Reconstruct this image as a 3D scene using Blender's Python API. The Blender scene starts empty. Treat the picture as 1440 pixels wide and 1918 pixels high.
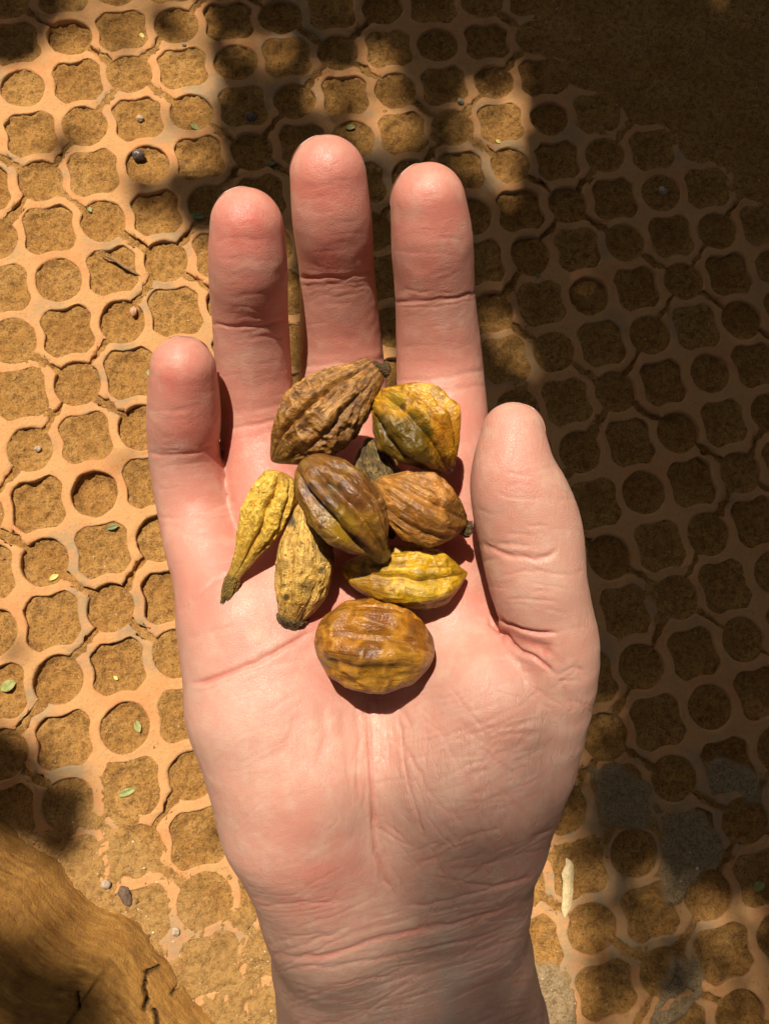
import bpy, bmesh, math, random
import numpy as np
from mathutils import Matrix, Vector

rng = np.random.default_rng(7)
random.seed(7)
scene = bpy.context.scene
COL = scene.collection

# ------------------------------------------------------------------ camera
F_PX, CX, CY = 1441.0, 720.0, 959.0            # measured from the paving lattice (photo 1440 x 1918)
CAM_H = 0.9521                                  # camera height over the paving
M_CW = np.array([[0.9937158, 0.0197588, 0.1101748],   # photo axes (right, down, forward) -> world
                 [0.0, -0.9842963, 0.1765242],
                 [0.1119325, -0.1754149, -0.9781108]])
C_W = np.array([0.0, 0.0, CAM_H])
cam_d = bpy.data.cameras.new('camera')
cam = bpy.data.objects.new('camera', cam_d)
COL.objects.link(cam)
cam_d.sensor_fit = 'VERTICAL'
cam_d.sensor_height = 36.0
cam_d.lens = 36.0 * F_PX / 1918.0
cam_d.clip_start = 0.01
cam_d.clip_end = 200.0
rx, ry, rz = M_CW[:, 0], -M_CW[:, 1], -M_CW[:, 2]
cam.matrix_world = Matrix(((rx[0], ry[0], rz[0], 0), (rx[1], ry[1], rz[1], 0), (rx[2], ry[2], rz[2], CAM_H), (0, 0, 0, 1)))
scene.camera = cam

# ------------------------------------------------------------------ light
SUN_CV = np.array([-0.12, -0.52, -0.85]); SUN_CV /= np.linalg.norm(SUN_CV)
SUN_W = M_CW @ SUN_CV                           # direction towards the sun
sun_el = math.asin(SUN_W[2]); sun_az = math.atan2(SUN_W[0], SUN_W[1])
world = bpy.data.worlds.new('World'); scene.world = world
world.use_nodes = True
wn = world.node_tree.nodes; wl = world.node_tree.links
wn.clear()
wo = wn.new('ShaderNodeOutputWorld'); wb = wn.new('ShaderNodeBackground'); ws = wn.new('ShaderNodeTexSky')
ws.sky_type = 'NISHITA'; ws.sun_disc = False
ws.air_density = 1.0; ws.dust_density = 5.0; ws.ozone_density = 0.3
ws.sun_elevation = sun_el; ws.sun_rotation = sun_az
wb.inputs['Strength'].default_value = 0.06
wl.new(ws.outputs[0], wb.inputs[0]); wl.new(wb.outputs[0], wo.inputs[0])
sd = bpy.data.lights.new('sun', 'SUN'); sd.energy = 5.0; sd.angle = math.radians(0.55); sd.color = (1.0, 0.93, 0.82)
so = bpy.data.objects.new('sun', sd); COL.objects.link(so)
so.rotation_euler = Vector((-SUN_W[0], -SUN_W[1], -SUN_W[2])).to_track_quat('-Z', 'Y').to_euler()
so.location = (0, 1.5, 6)
scene.view_settings.view_transform = 'Standard'
scene.view_settings.look = 'None'
scene.view_settings.exposure = 0.52
scene.view_settings.gamma = 1.0
scene.cycles.use_denoising = True
scene.cycles.max_bounces = 8

# ------------------------------------------------------------------ helpers
def smooth(a, b, x):
    t = np.clip((x - a) / (b - a), 0, 1)
    return t * t * (3 - 2 * t)

def cam2world(P):
    return P @ M_CW.T + C_W

def proj(P):
    c = (P - C_W) @ M_CW
    return np.stack([CX + F_PX * c[:, 0] / c[:, 2], CY + F_PX * c[:, 1] / c[:, 2]], 1)

def ground(px, py, z=0.0):
    d = M_CW @ np.array([(px - CX) / F_PX, (py - CY) / F_PX, 1.0])
    s = (z - CAM_H) / d[2]
    return C_W + d * s

def _hash(i, j, k, s):
    h = (i * 374761393 + j * 668265263 + k * 2147483647 + s * 974634777) & 0xffffffff
    h = ((h ^ (h >> 13)) * 1274126177) & 0xffffffff
    h = ((h ^ (h >> 16)) * 2246822519) & 0xffffffff
    return ((h ^ (h >> 15)) & 0xffffff).astype(np.float64) / 0xffffff * 2 - 1

def vnoise(P, seed=0):
    """smooth value noise in -1..1 at points P (n,3)"""
    P = np.asarray(P, float)
    I = np.floor(P).astype(np.int64); f = P - I
    f = f * f * f * (f * (f * 6 - 15) + 10)
    r = 0
    for a in (0, 1):
        wx = f[:, 0] if a else 1 - f[:, 0]
        for b in (0, 1):
            wy = f[:, 1] if b else 1 - f[:, 1]
            for c in (0, 1):
                wz = f[:, 2] if c else 1 - f[:, 2]
                r = r + wx * wy * wz * _hash(I[:, 0] + a, I[:, 1] + b, I[:, 2] + c, seed)
    return r

def fbm(P, seed=0, octs=4, gain=0.5):
    r = 0; a = 1.0; t = 0
    P = np.asarray(P, float)
    for o in range(octs):
        r = r + a * vnoise(P * (2.03 ** o) + 17.3 * o, seed + o); t += a; a *= gain
    return r / t

def mesh_np(name, verts, quads, smooth_shade=True):
    me = bpy.data.meshes.new(name)
    verts = np.asarray(verts, np.float32); quads = np.asarray(quads, np.int32)
    n = quads.shape[1]
    me.vertices.add(len(verts)); me.vertices.foreach_set('co', verts.ravel())
    me.loops.add(quads.size); me.loops.foreach_set('vertex_index', quads.ravel())
    me.polygons.add(len(quads)); me.polygons.foreach_set('loop_start', np.arange(0, quads.size, n, dtype=np.int32))
    me.update(calc_edges=True)
    me.polygons.foreach_set('use_smooth', np.full(len(quads), smooth_shade, dtype=bool))
    return me

def attr(me, name, vals):
    vals = np.asarray(vals, np.float32)
    if vals.ndim == 1:
        a = me.attributes.new(name, 'FLOAT', 'POINT'); a.data.foreach_set('value', vals)
    else:
        a = me.attributes.new(name, 'FLOAT_COLOR', 'POINT')
        a.data.foreach_set('color', np.c_[vals, np.ones(len(vals), np.float32)].ravel())

def link(name, me, mat=None, parent=None, loc=None):
    """link one mesh object; with loc the world-space mesh is re-based to that origin"""
    o = bpy.data.objects.new(name, me); COL.objects.link(o)
    if mat is not None and not me.materials: me.materials.append(mat)
    if loc is not None:
        me.transform(Matrix.Translation(-Vector(loc))); o.location = loc
    if parent is not None:
        o.parent = parent
        o.matrix_parent_inverse = Matrix.Translation(-parent.location)
    return o

def tag(o, label=None, cat=None, group=None, kind=None):
    if label: o['label'] = label
    if cat: o['category'] = cat
    if group: o['group'] = group
    if kind: o['kind'] = kind
    return o

def grid_quads(nu, nv, wrap_v=False):
    i = np.arange(nu - 1)[:, None]; jn = nv if wrap_v else nv - 1
    j = np.arange(jn)[None, :]; j2 = (j + 1) % nv
    return np.stack([i * nv + j, i * nv + j2, (i + 1) * nv + j2, (i + 1) * nv + j], -1).reshape(-1, 4)

def vert_normals(V, Q):
    fn = np.cross(V[Q[:, 2]] - V[Q[:, 0]], V[Q[:, 3]] - V[Q[:, 1]])
    N = np.zeros_like(V)
    for c in range(4): np.add.at(N, Q[:, c], fn)
    return N / (np.linalg.norm(N, axis=1, keepdims=True) + 1e-12)

# ---- material node helper
class NT:
    def __init__(self, name):
        self.m = bpy.data.materials.new(name); self.m.use_nodes = True
        self.t = self.m.node_tree; self.n = self.t.nodes; self.l = self.t.links
        self.b = self.n['Principled BSDF']
    def node(self, typ, **kw):
        nd = self.n.new(typ)
        for k, v in kw.items():
            if k in nd.inputs:
                s = nd.inputs[k]
                if hasattr(v, 'is_output'): self.l.new(v, s)
                else: s.default_value = v
            else: setattr(nd, k, v)
        return nd
    def coord(self, scale=(1, 1, 1), kind='Object'):
        tc = self.node('ShaderNodeTexCoord')
        mp = self.node('ShaderNodeMapping'); mp.inputs['Scale'].default_value = scale
        self.l.new(tc.outputs[kind], mp.inputs['Vector'])
        return mp.outputs[0]
    def noise(self, vec, scale, detail=4, rough=0.55, dist=0.0):
        nd = self.node('ShaderNodeTexNoise'); self.l.new(vec, nd.inputs['Vector'])
        nd.inputs['Scale'].default_value = scale; nd.inputs['Detail'].default_value = detail
        nd.inputs['Roughness'].default_value = rough; nd.inputs['Distortion'].default_value = dist
        return nd.outputs['Fac']
    def voronoi(self, vec, scale, feature='F1'):
        nd = self.node('ShaderNodeTexVoronoi', feature=feature); self.l.new(vec, nd.inputs['Vector'])
        nd.inputs['Scale'].default_value = scale
        return nd.outputs['Distance']
    def ramp(self, fac, stops, interp='LINEAR'):
        nd = self.node('ShaderNodeValToRGB'); self.l.new(fac, nd.inputs[0])
        cr = nd.color_ramp; cr.interpolation = interp
        while len(cr.elements) < len(stops): cr.elements.new(0.5)
        for e, (p, c) in zip(cr.elements, stops):
            e.position = p
            e.color = (c, c, c, 1) if isinstance(c, (int, float)) else (*c, 1)
        return nd.outputs[0]
    def mix(self, fac, a, b, blend='MIX'):
        nd = self.node('ShaderNodeMix', data_type='RGBA', blend_type=blend)
        for s, v in ((nd.inputs[0], fac), (nd.inputs[6], a), (nd.inputs[7], b)):
            if hasattr(v, 'is_output'): self.l.new(v, s)
            elif isinstance(v, (int, float)): s.default_value = v if s == nd.inputs[0] else (v, v, v, 1)
            else: s.default_value = (*v, 1)
        return nd.outputs[2]
    def math(self, op, a, b=0.0, c=0.0):
        nd = self.node('ShaderNodeMath', operation=op)
        for s, v in zip(nd.inputs, (a, b, c)):
            if hasattr(v, 'is_output'): self.l.new(v, s)
            else: s.default_value = v
        return nd.outputs[0]
    def attr(self, name, out='Fac'):
        return self.node('ShaderNodeAttribute', attribute_name=name).outputs[out]
    def bump(self, height, strength, dist, prev=None):
        nd = self.node('ShaderNodeBump'); self.l.new(height, nd.inputs['Height'])
        nd.inputs['Strength'].default_value = strength; nd.inputs['Distance'].default_value = dist
        if prev is not None: self.l.new(prev, nd.inputs['Normal'])
        return nd.outputs[0]
    def done(self, color=None, rough=None, normal=None, **kw):
        for s, v in (('Base Color', color), ('Roughness', rough), ('Normal', normal)):
            if v is None: continue
            if hasattr(v, 'is_output'): self.l.new(v, self.b.inputs[s])
            elif s == 'Base Color': self.b.inputs[s].default_value = (*v, 1)
            else: self.b.inputs[s].default_value = v
        for k, v in kw.items():
            s = self.b.inputs[k]
            if hasattr(v, 'is_output'): self.l.new(v, s)
            else: s.default_value = v
        return self.m

# ------------------------------------------------------------------ materials of the ground
def mat_clay():
    t = NT('terracotta'); v = t.coord()
    big = t.noise(v, 9, 4, 0.6); mid = t.noise(v, 55, 5, 0.65); fine = t.noise(v, 380, 3, 0.6)
    c = t.ramp(big, [(0.3, (0.47, 0.175, 0.060)), (0.5, (0.50, 0.23, 0.085)), (0.72, (0.48, 0.25, 0.10))])
    c = t.mix(t.ramp(mid, [(0.40, 0.0), (0.66, 0.8)]), c, (0.46, 0.26, 0.098))       # dust
    c = t.mix(t.ramp(t.noise(v, 130, 4, 0.7), [(0.56, 0.0), (0.70, 0.55)]), c, (0.33, 0.175, 0.065))
    c = t.mix(t.ramp(fine, [(0.58, 0.0), (0.70, 0.6)]), c, (0.27, 0.14, 0.065))
    grey = t.attr('grey')
    c = t.mix(t.math('MULTIPLY', grey, t.ramp(mid, [(0.35, 0.25), (0.6, 0.9)])), c, (0.28, 0.19, 0.10))
    h = t.math('ADD', t.math('MULTIPLY', fine, 0.6), mid)
    return t.done(c, 0.88, t.bump(h, 0.8, 0.0018), **{'Specular IOR Level': 0.2})

def mat_soil():
    t = NT('dry_soil'); v = t.coord()
    big = t.noise(v, 14, 4, 0.6); mid = t.noise(v, 130, 5, 0.72); fine = t.noise(v, 380, 5, 0.75); vf = t.noise(v, 900, 3, 0.7)
    c = t.ramp(big, [(0.3, (0.38, 0.172, 0.040)), (0.5, (0.45, 0.22, 0.055)), (0.72, (0.52, 0.275, 0.08))])
    c = t.mix(t.ramp(mid, [(0.46, 0.0), (0.62, 0.8)]), c, (0.23, 0.105, 0.03))
    c = t.mix(t.ramp(fine, [(0.54, 0.0), (0.64, 0.9)]), c, (0.12, 0.055, 0.018))
    c = t.mix(t.ramp(fine, [(0.32, 0.7), (0.44, 0.0)]), c, (0.60, 0.36, 0.14))
    c = t.mix(t.ramp(t.voronoi(v, 210), [(0.10, 0.5), (0.2, 0.0)]), c, (0.55, 0.38, 0.20))
    rock = t.ramp(t.math('ADD', t.math('MULTIPLY', fine, 0.6), t.math('MULTIPLY', mid, 0.4)), [(0.40, (0.16, 0.105, 0.05)), (0.56, (0.45, 0.32, 0.175))])
    c = t.mix(t.math('MULTIPLY', t.attr('cement'), 0.85), c, rock)
    c = t.mix(t.math('MULTIPLY', t.attr('pale'), t.ramp(mid, [(0.4, 1.0), (0.6, 0.35)])), c, (0.50, 0.295, 0.105))
    h = t.math('ADD', t.math('MULTIPLY', fine, 0.8), t.math('ADD', mid, t.math('MULTIPLY', vf, 0.4)))
    return t.done(c, 0.95, t.bump(h, 1.0, 0.0036), **{'Specular IOR Level': 0.12})

CLAY, SOIL = mat_clay(), mat_soil()

# ------------------------------------------------------------------ paving lattice
AFF = np.array([[0.171297, 0.210918], [0.150684, -0.687655], [0.542693, 0.122358]])
WRP = np.array([[-0.005567, 0.000526], [0.00588, -0.013389], [0.00291, -0.002704], [-0.020135, 0.016597], [-0.003533, 0.001824],
                [0.016781, 0.00526], [0.055249, -0.008132], [0.007667, 0.001124], [-0.008958, 0.019337], [-0.001265, 0.000279]])
def L(i, j):
    """lattice cell (i right, j down) -> world x, y: slightly uneven laying"""
    i = np.asarray(i, float); j = np.asarray(j, float)
    u = (i - 6) / 8; v = (j - 3) / 10
    p = AFF[0] + v[..., None] * AFF[1] + u[..., None] * AFF[2]
    u = np.clip(u, -1.0, 1.0); v = np.clip(v, -1.1, 1.05)
    B = np.stack([u ** a * v ** b for a in range(4) for b in range(4 - a)], -1)
    return p + B @ WRP

def in_poly(p, poly):
    poly = np.asarray(poly, float); c = np.zeros(len(p), bool); n = len(poly)
    for a in range(n):
        x1, y1 = poly[a]; x2, y2 = poly[(a + 1) % n]
        m = (y1 > p[:, 1]) != (y2 > p[:, 1])
        xs = (x2 - x1) * (p[:, 1] - y1) / (y2 - y1 + 1e-9) + x1
        c ^= m & (p[:, 0] < xs)
    return c

def seg_dist(p, pl):
    """distance of 2-D points to a polyline, and parameter 0..1 along it"""
    pl = np.asarray(pl, float); best = np.full(len(p), 1e9); par = np.zeros(len(p))
    n = len(pl) - 1
    for a in range(n):
        d = pl[a + 1] - pl[a]; t = np.clip(((p - pl[a]) @ d) / (d @ d), 0, 1)
        q = np.linalg.norm(p - (pl[a] + t[:, None] * d), axis=1)
        m = q < best; best[m] = q[m]; par[m] = (a + t[m]) / n
    return best, par

def poly_sd(p, poly):
    """signed distance to a closed polygon, negative inside"""
    d, _ = seg_dist(p, list(poly) + [poly[0]])
    return np.where(in_poly(p, poly), -d, d)

BURY_L = [(-500, 1560), (70, 1540), (150, 1480), (215, 1530), (250, 1600), (350, 1660), (400, 1700), (520, 1720), (560, 1800), (560, 2300), (-500, 2300)]
BURY_T = [(1010, -500), (1000, 40), (1060, 150), (1110, 215), (1190, 260), (1290, 300), (1350, 330), (1500, 420), (2000, 600), (2000, -500)]
CEMENT = [[(1105, 1445), (1150, 1430), (1215, 1470), (1230, 1520), (1215, 1560), (1130, 1545), (1110, 1500)],
          [(1240, 1530), (1300, 1510), (1360, 1560), (1355, 1600), (1320, 1640), (1255, 1700), (1230, 1640)],
          [(1320, 1420), (1400, 1430), (1440, 1470), (1420, 1500), (1330, 1490)],
          [(1000, 1800), (1060, 1810), (1085, 1900), (1060, 2000), (990, 2000)],
          [(1255, 1795), (1310, 1800), (1320, 1860), (1270, 1930), (1200, 1930), (1225, 1880)]]

# soil: one sheet, fine where the picture looks, coarse beyond
def axis(a, b, step, far, growth=1.5):
    x = list(np.arange(a, b, step)); s = step
    while x[-1] < far: s *= growth; x.append(x[-1] + s)
    s = step
    while x[0] > -far: s *= growth; x.insert(0, x[0] - s)
    return np.array(x)
gi = axis(-4.0, 16.0, 0.036, 90); gj = axis(-10.0, 15.5, 0.04, 90)
II, JJ = np.meshgrid(gi, gj, indexing='ij'); fi, fj = II.ravel(), JJ.ravel()
XY = L(fi, fj)
P3 = np.c_[XY, np.zeros(len(XY))]
near = (fi > -5) & (fi < 17) & (fj > -11) & (fj < 16.5)
ci = np.rint(fi).astype(np.int64); cj = np.rint(fj).astype(np.int64)
cell_r = _hash(ci, cj, ci * 0, 5)
soil_z = -0.0080 + 0.0034 * cell_r
soil_z += 0.0022 * fbm(P3 * 28, 3, 3) + 0.0034 * fbm(P3 * 100, 9, 3) + 0.0016 * vnoise(P3 * 300, 4)
soil_z = np.minimum(soil_z, -0.0024 + 0.25 * (soil_z + 0.0024))
rr = np.hypot(fi - ci, fj - cj)
soil_z += 0.0042 * smooth(0.26, 0.46, rr)                      # soil climbs the cell walls
soil_z = np.minimum(soil_z, -0.0022 + 0.2 * (soil_z + 0.0022))
ppx = np.full((len(XY), 2), -9999.0); ppx[near] = proj(P3[near])
jit = 45 * fbm(P3 * 22, 31, 3)
def region(poly, w):
    r = np.zeros(len(XY)); r[near] = smooth(w, -w, poly_sd(ppx[near], poly) + jit[near]); return r
bl = region(BURY_L, 40); bt = region(BURY_T, 50)
wav = 0.0024 * fbm(P3 * 38, 51, 4) + 0.0017 * fbm(P3 * 130, 52, 3) + 0.0009 * vnoise(P3 * 330, 53)
soil_z = soil_z * (1 - bl) + bl * (0.0005 + 1.5 * wav)
far_rise = np.zeros(len(XY)); far_rise[near] = smooth(0, 260, -poly_sd(ppx[near], BURY_T))
soil_z = soil_z * (1 - bt) + bt * (0.002 + wav + 0.012 * far_rise)
cem = np.zeros(len(XY))
for poly in CEMENT:
    d = np.full(len(XY), 99.0); d[near] = poly_sd(ppx[near], poly) + 14 * fbm(P3[near] * 60, 71, 3)
    cem = np.maximum(cem, smooth(6, -10, d))
soil_z = soil_z * (1 - cem) + cem * (0.0008 + 1.1 * wav)
deep = np.zeros(len(XY))
for (a, b) in ((0, 2), (-1, 5), (8, 10), (9, 13), (12, -1), (9, 5)):
    deep = np.maximum(deep, smooth(0.5, 0.3, np.hypot(fi - a, fj - b)))
soil_z -= 0.006 * deep
soil_z[~near] = 0.0005
me = mesh_np('soil', np.c_[XY, soil_z], grid_quads(len(gi), len(gj))[:, ::-1])
attr(me, 'cement', cem); attr(me, 'pale', 0.55 * bl)
soil_o = tag(link('soil', me, SOIL), kind='structure')

def build_grit():
    r_ = np.random.default_rng(17)
    vis = near & (ppx[:, 0] > -60) & (ppx[:, 0] < 1500) & (ppx[:, 1] > -60) & (ppx[:, 1] < 1980)
    ids = np.where(vis)[0]; dens = 0.25 + 1.6 * bl[ids] + 1.2 * cem[ids] + 0.5 * bt[ids]; dens *= np.exp(1.5 * vnoise(P3[ids] * 45, 77))
    ids = r_.choice(ids, 6500, p=dens / dens.sum())
    base = np.c_[XY[ids] + r_.uniform(-.001, .001, (len(ids), 2)), soil_z[ids]]
    oc = np.array([[1, 0, 0], [-1, 0, 0], [0, 1, 0], [0, -1, 0], [0, 0, 1], [0, 0, -1]], float)
    sz = np.exp(r_.normal(math.log(0.0006), 0.5, len(ids))).clip(0.0003, 0.0024)
    V = base[:, None, :] + oc[None] * sz[:, None, None] * r_.uniform(0.55, 1.4, (len(ids), 6, 1)) * np.array([1, 1, 0.75]) + r_.normal(0, 0.18, (len(ids), 6, 3)) * sz[:, None, None]
    F = np.array([[0, 2, 4], [2, 1, 4], [1, 3, 4], [3, 0, 4], [2, 0, 5], [1, 2, 5], [3, 1, 5], [0, 3, 5]])
    Q = (np.arange(len(ids))[:, None, None] * 6 + F[None]).reshape(-1, 3)
    g = mesh_np('gravel', V.reshape(-1, 3), Q, False); attr(g, 'tone', np.repeat(r_.random(len(ids)), 6))
    t = NT('grit'); c = t.ramp(t.attr('tone'), [(0.0, (0.13, 0.07, 0.03)), (0.45, (0.38, 0.20, 0.075)), (0.8, (0.50, 0.32, 0.15)), (1.0, (0.62, 0.52, 0.38))])
    tag(link('gravel', g, t.done(c, 0.8)), kind='stuff')
build_grit()
pav = bpy.data.objects.new('pavement', None); COL.objects.link(pav); pav['kind'] = 'structure'

# ---- one perforated tile: nine cells, whole, halved on its edges and quartered on its corners
def hole_r(th, circle):
    if circle: return np.full_like(th, 0.408)
    a = np.abs((th + math.pi / 4) % (math.pi / 2) - math.pi / 4)
    s2 = 0.331 - np.sin(a) ** 2
    arc = np.where(s2 > 0, np.cos(a) - np.sqrt(np.maximum(s2, 0)), 9)
    arc = np.where(a > 0.55, 9, arc)
    k = 0.02; cap = 0.535
    h = np.clip(0.5 + 0.5 * (cap - arc) / k, 0, 1)
    return np.minimum(cap * (1 - h) + arc * h - k * h * (1 - h), cap) * 0.975

def tile_mesh(ti, tj, seed):
    V, Q, n0 = [], [], 0
    r_ = np.random.default_rng(seed)
    G = 0.030 + 0.02 * r_.random()                            # half joint, in cells
    for di in range(-2, 3):
        for dj in range(-2, 3):
            if abs(di) + abs(dj) > 2: continue
            circ = (di + dj) % 2 == 0
            s = abs(di) + abs(dj)
            if s < 2: a0, a1, full = 0, 2 * math.pi, True
            else:
                full = False; c = math.atan2(-dj, -di); w = math.pi / 4 if 0 in (di, dj) else math.pi / 2
                a0, a1 = c - w, c + w
            nth = max(8, int(round((a1 - a0) / (2 * math.pi) * 48)))
            th = np.linspace(a0, a1, nth + (0 if full else 1), endpoint=not full)
            cs, sn = np.cos(th), np.sin(th)
            rc = 0.5 / np.maximum(np.abs(cs), np.abs(sn))
            rh = hole_r(th, circ)
            hp = np.c_[ti + di + cs * .4, tj + dj + sn * .4, th * 0 + seed % 17]
            rh = np.minimum(rh * (1 + 0.05 * vnoise(hp * 1.3, 5) + 0.035 * vnoise(hp * 6, 6) + 0.015 * vnoise(hp * 17, 8)), rc * 0.965)
            wdt = rc - rh
            rows = []
            for f in (0, 0.25, 0.5): rows.append((rc - wdt * f, 0 * th, f))
            bev = np.minimum(0.042 + 0.020 * vnoise(hp * 9, 12), wdt * 0.42)
            for q in (0, 0.2, 0.4, 0.6, 0.8, 1.0):                # rounded arris
                rows.append((rh + bev * (1 - math.sin(q * math.pi / 2)), 0 * th - 0.0032 * (1 - math.cos(q * math.pi / 2)), 1))
            rows.append((rh + 0.003, 0 * th - 0.009, 1))
            rows.append((rh + 0.008, 0 * th - 0.022, 1))
            R = np.stack([q[0] for q in rows]); Z = np.stack([q[1] for q in rows])
            V.append(np.stack([ti + di + R * cs, tj + dj + R * sn, Z], -1).reshape(-1, 3))
            Q.append(grid_quads(len(rows), len(th), full)[:, ::-1] + n0); n0 += R.size
    V = np.concatenate(V); Q = np.concatenate(Q)
    # joint: pull the edges in, ragged, with a worn arris
    u = (V[:, 0] - ti + V[:, 1] - tj) / 2; v = (V[:, 0] - ti - V[:, 1] + tj) / 2        # diamond axes, edges at +-1
    for w, sd_ in ((u, 61), (v, 62)):
        o = v if w is u else u
        lim = 1 - G * (1.0 + 0.6 * vnoise(np.c_[o * 9, np.sign(w) * 3 + seed, o * 0], sd_) + 0.6 * vnoise(np.c_[o * 30, np.sign(w) * 3 + seed, o * 0], sd_ + 5))
        over = np.abs(w) - lim
        V[:, 2] -= np.where(over > -0.002, 0.0012, 0)
        w[:] = np.where(over > 0, np.sign(w) * lim, w)
    V[:, 0] = ti + u + v; V[:, 1] = tj + u - v
    # weld
    key = np.rint(V * np.array([2e4, 2e4, 1e6])).astype(np.int64)
    _, idx, inv = np.unique(key, axis=0, return_index=True, return_inverse=True)
    V = V[idx]; Q = inv.ravel()[Q]
    ok = np.array([len(set(q)) == 4 for q in Q.tolist()]); Q = Q[ok]
    # skirt: drop a wall from every open top edge
    e = np.concatenate([Q[:, [0, 1]], Q[:, [1, 2]], Q[:, [2, 3]], Q[:, [3, 0]]])
    es = np.sort(e, 1); _, ix, ct = np.unique(es, axis=0, return_index=True, return_counts=True)
    be = e[ix[ct == 1]]
    be = be[(V[be[:, 0], 2] > -0.02) | (V[be[:, 1], 2] > -0.02)]
    bv = np.unique(be); mp = {int(b): len(V) + k for k, b in enumerate(bv)}
    low = V[bv].copy(); low[:, 2] -= 0.022
    Qs = np.array([[b, a, mp[int(a)], mp[int(b)]] for a, b in be])
    V = np.concatenate([V, low]); Q = np.concatenate([Q, Qs])
    xy = L(V[:, 0], V[:, 1]); P = np.c_[xy, V[:, 2]]
    c = L(np.array([ti]), np.array([tj]))[0]
    tilt = r_.normal(0, 0.006, 2); dz = r_.normal(0, 0.0008)
    P[:, 2] += dz + (xy - c) @ tilt + 0.0009 * vnoise(P * 55, 44) + 0.0005 * vnoise(P * 230, 45)
    return P, Q, np.r_[c, 0.0]

GREY_SPOTS = [(1100, 1520, 60), (1230, 1530, 80), (1330, 1560, 70), (1150, 1660, 40), (1255, 1660, 60), (1190, 1760, 60), (1040, 1660, 35), (1300, 1760, 60),
              (1050, 1830, 60), (1420, 1500, 70), (1330, 1450, 60), (230, 660, 25), (200, 690, 25), (300, 560, 40), (230, 750, 30), (140, 1040, 45), (190, 1010, 30),
              (330, 460, 30), (400, 170, 50), (190, 330, 25), (290, 420, 30), (560, 60, 60), (700, 300, 60), (900, 300, 70), (250, 1180, 40), (110, 1450, 60), (60, 1330, 40)]
seed = 100
for a in range(-6, 10):
    for b in range(-6, 10):
        ti, tj = 2 + 2 * (a + b), 2 * (b - a)
        c = L(np.array([ti]), np.array([tj]))[0]
        pc = proj(np.array([[c[0], c[1], 0.0]]))[0]
        if not (-260 < pc[0] < 1700 and -230 < pc[1] < 2200): continue
        sb = poly_sd(pc[None], BURY_T)[0]
        if sb < -260: continue
        seed += 1
        P, Q, org = tile_mesh(ti, tj, seed)
        me = mesh_np('paver_tile', P, Q)
        pp = proj(P); g = np.zeros(len(P))
        for (x, y, r) in GREY_SPOTS:
            g = np.maximum(g, smooth(1.3, 0.5, np.hypot(pp[:, 0] - x, pp[:, 1] - y) / r + 0.5 * vnoise(P * 60, 91)))
        g = np.maximum(g, 0.85 * smooth(0.25, 0.6, fbm(P * 16, 95, 3)))
        attr(me, 'grey', g)
        link('paver_tile', me, CLAY, pav, Vector(org))

# ------------------------------------------------------------------ tree root, bottom left
def mat_root():
    t = NT('root_bark'); tc = t.node('ShaderNodeAttribute', attribute_name='uvw').outputs['Vector']
    mp = t.node('ShaderNodeMapping'); t.l.new(tc, mp.inputs['Vector']); mp.inputs['Scale'].default_value = (9, 90, 60)
    fib = t.noise(mp.outputs[0], 2.0, 6, 0.7, 0.5); v = t.coord(); mid = t.noise(v, 30, 5, 0.65); fine = t.noise(v, 420, 4, 0.7)
    c = t.ramp(fib, [(0.30, (0.10, 0.04, 0.008)), (0.5, (0.27, 0.12, 0.024)), (0.68, (0.44, 0.235, 0.055))])
    c = t.mix(t.ramp(mid, [(0.42, 0.0), (0.62, 0.8)]), c, (0.34, 0.16, 0.034))
    c = t.mix(t.ramp(fine, [(0.60, 0.0), (0.70, 0.7)]), c, (0.10, 0.055, 0.025))
    c = t.mix(t.math('MULTIPLY', t.ramp(t.noise(v, 110, 5, 0.7), [(0.5, 0.0), (0.64, 0.75)]), 1.0), c, (0.22, 0.105, 0.03))
    c = t.mix(t.attr('crack'), c, (0.03, 0.018, 0.008))
    h = t.math('ADD', t.math('MULTIPLY', fib, 0.25), t.math('ADD', mid, t.math('MULTIPLY', fine, 1.3)))
    return t.done(c, 0.92, t.bump(h, 0.8, 0.0018), **{'Specular IOR Level': 0.2})
ROOT = mat_root()
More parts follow.
